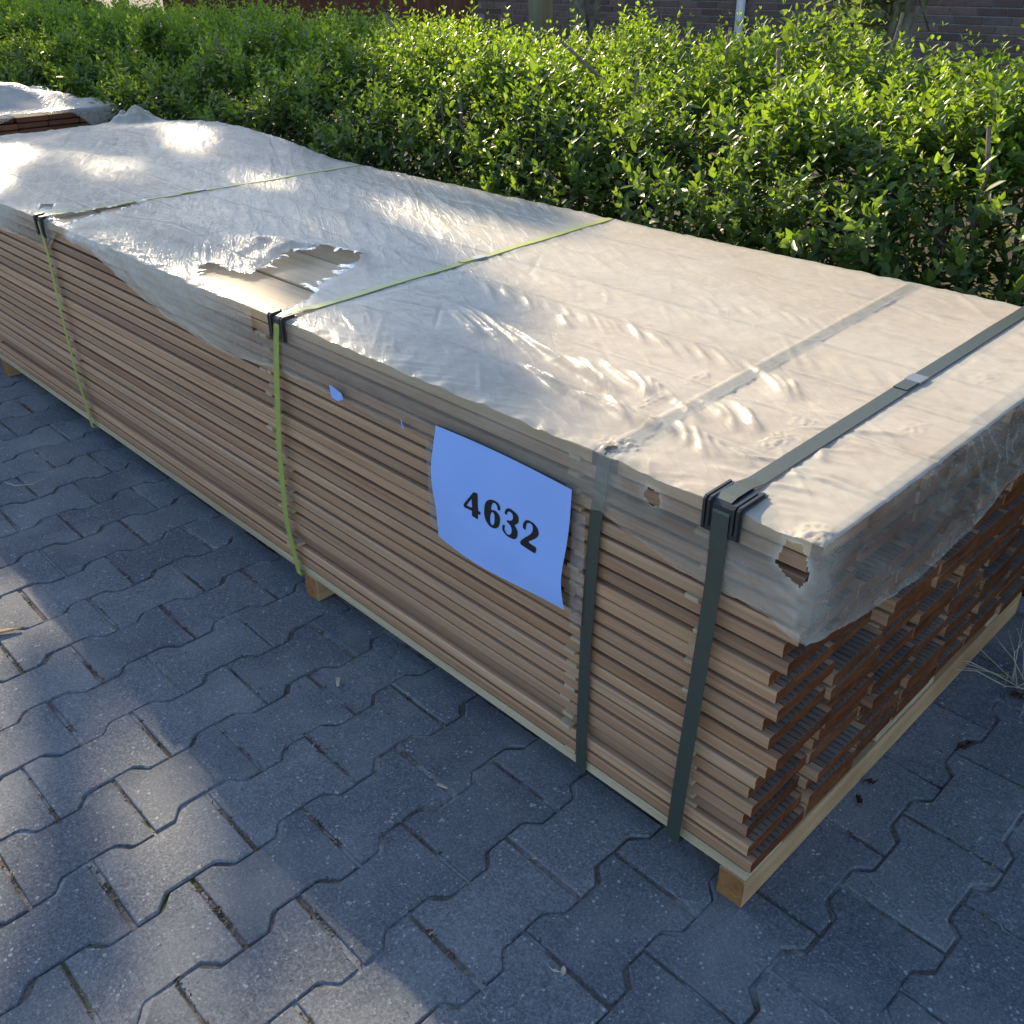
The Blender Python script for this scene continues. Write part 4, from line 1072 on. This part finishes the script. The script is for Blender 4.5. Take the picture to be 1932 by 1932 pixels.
strap('thin lime green strap around the far left of the timber stack', 'F', -2.235, [(-2.232, .640), (-2.225, .558), (-2.226, .413), (-2.228, .228), (-2.219, .058)], .0165, M_LIME, True, .0010, None, .45, .0)

# corner protectors
def guard(x0, x1, label, drop=.038, on=.045, ribs=True, zt=H + .0035, yf=-.0085):
    root = empty('corner_protector', ((x0 + x1) / 2, 0, H)); tag(root, label, 'corner guard', 'corner guards under the straps')
    w = (x1 - x0) / 2
    def plate(a, b, t0, t1, dr, onn):
        P = [(yf - t1, -dr), (yf - t1, zt - H + t1 - .004), (yf - t1 + .004, zt - H + t1), (onn, zt - H + t1 + .001), (onn, zt - H + t0 + .001), (yf - t0 + .005, zt - H + t0 - .001), (yf - t0, zt - H + t0 - .005), (yf - t0, -dr)]
        n = len(P)
        V = [(a, y, z) for y, z in P] + [(b, y, z) for y, z in P]
        F = [(0, 1, 6, 7), (1, 2, 5, 6), (2, 3, 4, 5)]
        F2 = [tuple(q + n for q in f[::-1]) for f in F] + [(i, n + i, n + (i + 1) % n, (i + 1) % n) for i in range(n)]
        return V, F + F2
    mb = MB(); mb.add(*plate(-w, w, 0, .0022, drop, on)); link('plate', mb.mesh('plate', M_BLACK), root)
    if ribs:
        for s in (-1, 1):
            for q in range(2):
                c = s * (w - .004 - q * .0065)
                mb = MB(); mb.add(*plate(c - .0018, c + .0018, .0022, .0058, drop - .003 - q * .004, on - .004 - q * .006)); link('rib', mb.mesh('rib', M_BLACK), root)
    return root
guard(-.136, -.080, 'ribbed black plastic corner guard under the dark strap nearest the end of the stack')
guard(-1.122, -1.070, 'black corner guard under the middle lime green strap, beside the tear', .040, .02)
guard(-2.262, -2.212, 'small dark corner guard wrapped in crumpled plastic at the far left strap', .045, .02)
guard(-.322, -.280, 'dark corner guard poking through torn plastic, above the strap right of the blue sheet', .022, .016, False, H - .0005, -.001)

# ------------------------------------------------------------------ the number sheet
def mat_paper():
    t = NT('blue_paper'); geo = t.n('ShaderNodeNewGeometry')
    n = t.noise(geo.outputs['Position'], 14, 3)
    c = t.ramp(n, [(.3, (0.255, 0.40, 0.80)), (.7, (0.275, 0.42, 0.82))])
    p = t.principled(c, .75, .25); return t.m
M_PAPER = mat_paper()
M_INK = mat_plain('black_ink', (0.012, 0.012, 0.014), .6, .3, .05)
def paper_x(u, v):   # u 0..1 across, v 0..1 downwards, edges as in the photograph
    lx = np.interp(v, [0, .2, .38, .55, .72, 1], [-.6415, -.648, -.6545, -.6525, -.646, -.6490])
    rx = np.interp(v, [0, .2, .45, .7, .85, 1], [-.3453, -.3475, -.354, -.361, -.3595, -.3535])
    return lx + (rx - lx) * u
def paper_z(u, v): return .5825 - .2105 * v + .004 * np.sin(np.pi * u) * (1 - v) - .0095 * np.sin(np.pi * u) * v
def paper_y(x, z):
    f = np.clip((.58 - z) / .21, 0, 1)
    return -.0125 - .006 * np.sin(f * math.pi) - .004 * np.sin(f * 2 * math.pi + 2.0) * np.clip((x + .64) / .3, 0, 1) - .003 * f * np.sin((x + .65) * 21)
us = np.linspace(0, 1, 37); vs = np.linspace(0, 1, 29)
Ug, Vg = np.meshgrid(us, vs)
# small smooth edge curve
kern = np.ones(5) / 5
Xp = paper_x(Ug, Vg)
for j in range(Xp.shape[1]): Xp[:, j] = np.convolve(np.pad(Xp[:, j], 2, mode='edge'), kern, 'valid')
Zp = paper_z(Ug, Vg); Yp = paper_y(Xp, Zp)
V = np.stack([Xp, Yp, Zp], -1).reshape(-1, 3)
idx = np.arange(len(V)).reshape(Xp.shape)
F = np.stack([idx[:-1, :-1], idx[1:, :-1], idx[1:, 1:], idx[:-1, 1:]], -1).reshape(-1, 4)
sign = empty('number_sheet', (-.5, -.012, .475)); tag(sign, 'bright blue paper sheet printed with the black number 4632', 'paper sign')
SI = Matrix.Translation((.5, .012, -.475))
o = link('paper', mesh_np('paper', V, F, M_PAPER, True), sign); o.matrix_parent_inverse = SI
for ch, loops in DIGITS.items():
    bm = bmesh.new(); edges = []
    for lp in loops:
        # smooth the outline a little, keep the straight corners of the 4
        P = np.array(lp)
        if ch != '4':
            for _ in range(2):
                Q = np.empty((len(P) * 2, 2)); nx_ = np.roll(P, -1, 0); Q[0::2] = P * .75 + nx_ * .25; Q[1::2] = P * .25 + nx_ * .75; P = Q
        vv = [bm.verts.new((x, 0, z)) for x, z in P]
        edges += [bm.edges.new((vv[i], vv[(i + 1) % len(vv)])) for i in range(len(vv))]
    bmesh.ops.triangle_fill(bm, edges=edges, use_beauty=True, use_dissolve=False)
    bmesh.ops.subdivide_edges(bm, edges=[e for e in bm.edges if e.calc_length() > .008], cuts=2)
    bmesh.ops.triangulate(bm, faces=bm.faces[:])
    for v in bm.verts: v.co.y = float(paper_y(v.co.x, v.co.z)) - .0007
    me = bpy.data.meshes.new('digit'); bm.to_mesh(me); bm.free(); me.materials.append(M_INK)
    o = link('digit', me, sign); o.matrix_parent_inverse = SI
# clear tape down both sides
def mat_tape():
    t = NT('clear_tape'); geo = t.n('ShaderNodeNewGeometry')
    n = t.noise(geo.outputs['Position'], 90, 3)
    tp = t.n('ShaderNodeBsdfTransparent'); df = t.n('ShaderNodeBsdfDiffuse'); df.inputs['Color'].default_value = (.6, .6, .62, 1)
    m1 = t.n('ShaderNodeMixShader'); t.l(t.math('MULTIPLY', n, .30), m1.inputs[0]); t.l(tp.outputs[0], m1.inputs[1]); t.l(df.outputs[0], m1.inputs[2])
    gl = t.n('ShaderNodeBsdfGlossy'); gl.inputs['Roughness'].default_value = .15; fr = t.n('ShaderNodeFresnel'); fr.inputs['IOR'].default_value = 1.4
    m2 = t.n('ShaderNodeMixShader'); t.l(fr.outputs[0], m2.inputs[0]); t.l(m1.outputs[0], m2.inputs[1]); t.l(gl.outputs[0], m2.inputs[2]); t.l(m2.outputs[0], t.out.inputs[0]); return t.m
M_TAPE = mat_tape()
for xa, xb, za, zb in ((-.676, -.646, .545, .385), (-.352, -.326, .545, .352)):
    zs_ = np.linspace(za, zb, 14); V = []
    for z in zs_: V += [(xa, -.0075, z), ((xa + xb) / 2, -.0095, z), (xb, -.0150 if xa < -.5 else -.0080, z)]
    F = []
    for i in range(13): F += [(3 * i, 3 * i + 3, 3 * i + 4, 3 * i + 1), (3 * i + 1, 3 * i + 4, 3 * i + 5, 3 * i + 2)]
    o = link('tape', mesh_np('tape', V, F, M_TAPE, True), sign); o.matrix_parent_inverse = SI
def scrap(pts, label):
    n = len(pts); c = np.mean(pts, 0)
    V = [(x, -.0145 - .002 * math.sin(i * 1.7), z) for i, (x, z) in enumerate(pts)] + [(x, -.0141 - .002 * math.sin(i * 1.7), z) for i, (x, z) in enumerate(pts)]
    F = [tuple(range(n))[::-1], tuple(range(n, 2 * n))] + [(i, (i + 1) % n, n + (i + 1) % n, n + i) for i in range(n)]
    tag(link('paper_scrap', mesh_np('paper_scrap', V, F, M_PAPER)), label, 'paper scrap', 'blue paper scraps')
scrap([(-.935, .567), (-.917, .567), (-.898, .560), (-.897, .549), (-.909, .543), (-.928, .545)], 'torn scrap of blue paper between the middle lime strap and the number sheet')
scrap([(-.731, .5655), (-.7255, .5655), (-.7245, .548), (-.7295, .547)], 'tiny pale blue paper strip close to the left edge of the number sheet')

# ------------------------------------------------------------------ the second stack at the far left
M_REDWOOD = mat_wood('brown_hardwood', (0.105, 0.042, 0.022), (0.23, 0.105, 0.055), (20, 30, 70), .7, .6)
st2 = empty('far_timber_stack', (-5.4, .62, 0)); tag(st2, 'smaller brown timber stack under plastic at the far left, behind the large stack', 'timber stack')
r2_ = random.Random(4)
b2 = bevel_box('board', (-.95, 0, 0), (.95, .141, .022), M_REDWOOD, .003, 1)
for k in range(21):
    for j in range(7):
        link('board', b2, st2, (.05 + r2_.gauss(0, .010), -.49 + j * .144 + r2_.gauss(0, .001), .085 + k * .0262), (0, 0, r2_.gauss(0, .0006)))
for x in (-.85, 0, .93): link('bearer', bevel_box('bearer', (-.03, -.49, 0), (.03, .52, .084), M_BEAR, .003, 1), st2, (x, 0, 0))
# its film
xs2 = np.linspace(-6.4, -4.37, 90); ys2 = np.linspace(.10, 1.16, 60)
X, Y = np.meshgrid(xs2, ys2)
def z2f(X, Y):
    z = .648 + .003 + .10 * np.exp(-((Y - .74) / .22) ** 2) * sm(4.37, 4.6, -X) + .02 * fbm(X * 3, Y * 5, 3, 201) * sm(4.37, 4.5, -X)
    return z + .003 * np.clip(1 - 1.6 * np.abs(vnoise(X * 3 - Y * 2, Y * 12 + X * 6, 202)), 0, 1) ** 2
Zq = z2f(X, Y)
V = np.stack([X, Y, Zq], -1).reshape(-1, 3); ny2, nx2 = X.shape
idx = np.arange(ny2 * nx2).reshape(ny2, nx2)
Fa = np.stack([idx[:-1, :-1], idx[:-1, 1:], idx[1:, 1:], idx[1:, :-1]], -1).reshape(-1, 4)
def skirt(edge_idx, pts, dirv, low, nseg, base, flip):
    T = np.linspace(0, 1, nseg + 1)[1:]
    P = pts[None] + np.array(dirv)[None, None] * (.012 + .012 * np.sin(T * 2))[:, None, None] + np.array((0, 0, -1.0))[None, None] * (T[:, None] * low[None])[..., None]
    wv = vnoise(P[..., 0] * 9 + P[..., 1] * 9, P[..., 2] * 18, 205)
    P = P + np.array(dirv)[None, None] * (.004 * wv)[..., None]
    ii = np.concatenate([edge_idx[None], base + np.arange(P[..., 0].size).reshape(P.shape[:2])])
    F = np.stack([ii[:-1, :-1], ii[1:, :-1], ii[1:, 1:], ii[:-1, 1:]], -1).reshape(-1, 4)
    if flip: F = F[:, ::-1]
    return P.reshape(-1, 3), F
lowE = np.interp(ys2, [.1, .55, .64, .70, .82, .94, .99, 1.04, 1.16], [.06, .05, .03, .012, .010, .012, .05, .095, .11])
P1, F1 = skirt(idx[:, -1], V[idx[:, -1]], (1, 0, 0), lowE, 8, len(V), False)
P2, F2 = skirt(idx[-1], V[idx[-1]], (0, 1, 0), np.full(nx2, .15), 8, len(V) + len(P1), True)
P3, F3 = skirt(idx[0], V[idx[0]], (0, -1, 0), np.full(nx2, .15), 8, len(V) + len(P1) + len(P2), False)
VV2 = np.concatenate([V, P1, P2, P3])
me = mesh_np('plastic_sheet', VV2, [Fa, F1, F2, F3], M_FILM, True)
a = me.attributes.new('haze', 'FLOAT', 'POINT'); hz2 = np.full(len(VV2), .55, np.float32); hz2[len(V):] = .30; a.data.foreach_set('value', hz2)
tag(link('plastic_sheet', me), 'milky plastic sheet bulging over the smaller brown timber stack at the far left', 'plastic sheet')

# ------------------------------------------------------------------ things lying on the paving
M_DRY = mat_plain('dry_wood', (0.34, 0.24, 0.13), .85, .2, .35, 90, .4)
M_HUSK = mat_plain('husk', (0.42, 0.36, 0.27), .8, .3, .2, 90, .3)
M_DEAD = mat_plain('dead_leaf', (0.038, 0.022, 0.015), .8, .3, .4, 60, .5)
def chip(loc, ln, wd, th, rz, mat, name, label, cat, tip=.3):
    V = [(-ln / 2, -wd / 2, 0), (ln / 2, -wd * tip, 0), (ln / 2 * 1.03, wd * tip, 0), (-ln / 2 * .9, wd / 2, 0), (-ln / 2, -wd / 2 * .8, th), (0, -wd * .42, th * 1.2), (ln / 2, -wd * tip * .6, th * .5), (ln / 2, wd * tip * .6, th * .5), (0, wd * .4, th * 1.1), (-ln / 2 * .9, wd / 2 * .8, th)]
    F = [(0, 3, 2, 1), (4, 5, 8, 9), (5, 6, 7, 8), (0, 1, 6, 5, 4), (1, 2, 7, 6), (2, 3, 9, 8, 7), (3, 0, 4, 9)]
    tag(link(name, mesh_np(name, V, F, mat), None, loc, (0, -.04, rz)), label, cat)
chip((-1.475, -.545, .003), .085, .014, .006, 1.15, M_DRY, 'wood_splinter', 'long pale wood splinter on the paving at the left edge of the picture', 'splinter', .12)
chip((-.842, -.128, .002), .024, .010, .004, -.6, M_HUSK, 'wood_chip', 'pale beige wood chip in a joint, below the middle lime strap', 'wood chip')
chip((-.494, -.159, .002), .020, .005, .003, .3, M_HUSK, 'wood_chip', 'thin pale wood chip on the paving close below the stack, right of the other chip', 'wood chip')
def seed(loc, rz):
    root = empty('maple_seed', loc); tag(root, 'small pale winged seed lying alone on the front paving', 'seed'); root.rotation_euler = (0, 0, rz)
    r_ = np.random.default_rng(1)
    v = LEAF[None] * np.array((.017, .017, .01)) + np.array((0, 0, .002)); link('wing', leaf_mesh('wing', v, [0], M_HUSK), root)
    v = LEAF[None][:, :, [1, 0, 2]] * np.array((.010, .012, .01)) + np.array((.006, .006, .003)); link('wing', leaf_mesh('wing', v, [0], M_HUSK), root)
    mb = MB(); mb.tube([(.006, .0, .002), (.004, .012, .004), (.010, .02, .003)], .0007, 5); link('stalk', mb.mesh('stalk', M_HUSK), root)
seed((-.112, -.268, 0), 2.2)
def dead_leaf(loc, s, rz, label):
    r_ = random.Random(int(abs(loc[0]) * 1e4)); n = 14; V = [(0, 0, .004)]
    for i in range(n):
        a = 6.283 * i / n; rad = s * (.75 + .25 * math.cos(2 * a)) * r_.uniform(.7, 1.1); V.append((rad * math.cos(a), rad * .6 * math.sin(a), .001 + r_.uniform(0, .010) * (1 if i % 3 else 1.6)))
    V += [(x, y, z + .0007) for x, y, z in V]; F = [(0, 1 + i, 1 + (i + 1) % n) for i in range(n)] + [(n + 1, n + 2 + (i + 1) % n, n + 2 + i) for i in range(n)] + [(1 + i, n + 2 + i, n + 2 + (i + 1) % n, 1 + (i + 1) % n) for i in range(n)]
    tag(link('dead_leaf', mesh_np('dead_leaf', V, F, M_DEAD), None, loc, (0, 0, rz)), label, 'dead leaf', 'dead leaves on the paving by the stack')
dead_leaf((.015, .364, .001), .012, .4, 'small curled black leaf nearest the end of the timber stack')
dead_leaf((.022, .313, .001), .014, 2.4, 'dark brown curled leaf just in front of the small black one')
dead_leaf((.092, .567, .001), .024, 1.2, 'largest dark dead leaf, lying in a joint right of the timber stack')
dead_leaf((.112, .77, .001), .022, 0.3, 'dark dead leaf under the dry grass tuft at the right edge')
# dry grass tuft
root = empty('dry_grass_tuft', (.09, .80, 0)); tag(root, 'tuft of thin dry grass stalks at the right edge, by the end of the bearer', 'dry grass')
rg = np.random.default_rng(9)
M_STRAW = mat_plain('straw', (0.40, 0.34, 0.25), .7, .3, .2, 60)
for i in range(20):
    a = rg.uniform(0, 6.28); ln = rg.uniform(.05, .17); p = rg.normal(0, .02, 3); p[2] = .002
    e = p + np.array((math.cos(a) * ln, math.sin(a) * ln, rg.uniform(.004, .06)))
    m_ = (p + e) / 2 + np.array((rg.normal(0, .008), rg.normal(0, .008), rg.uniform(0, .02)))
    mb = MB(); mb.tube([p, m_, e], [.0011, .0009, .0005], 4); link('stalk', mb.mesh('stalk', M_STRAW), root)
# a bent straw on the left
root = empty('bent_straw', (-2.17, -.29, .002)); tag(root, 'single bent pale straw on the paving, below the far left strap', 'straw')
mb = MB(); mb.tube([(0, 0, 0), (.05, .01, .004), (.075, .05, .004), (.06, .085, .002)], .0012, 5); link('stalk', mb.mesh('stalk', M_STRAW), root)
# weeds at the foot of the hedge
rw = np.random.default_rng(14)
n = 900
base = np.stack([rw.uniform(-3.5, 1.0, n), rw.uniform(YB - .02, YB + .16, n), np.full(n, .0)], -1)
P, D, Nn, S, Yg = shoots(base, rw.normal(0, .45, (n, 3)) + np.array((0, -.1, 1)), rw.uniform(.02, .08, n), 3, .02 * rw.uniform(.7, 1.4, n), rw)
o = link('ground_weeds', leaf_mesh('ground_weeds', leaves_geo(P, D, Nn, S, 1.2, 0), Yg * .5, M_LEAF)); tag(o, kind='stuff')
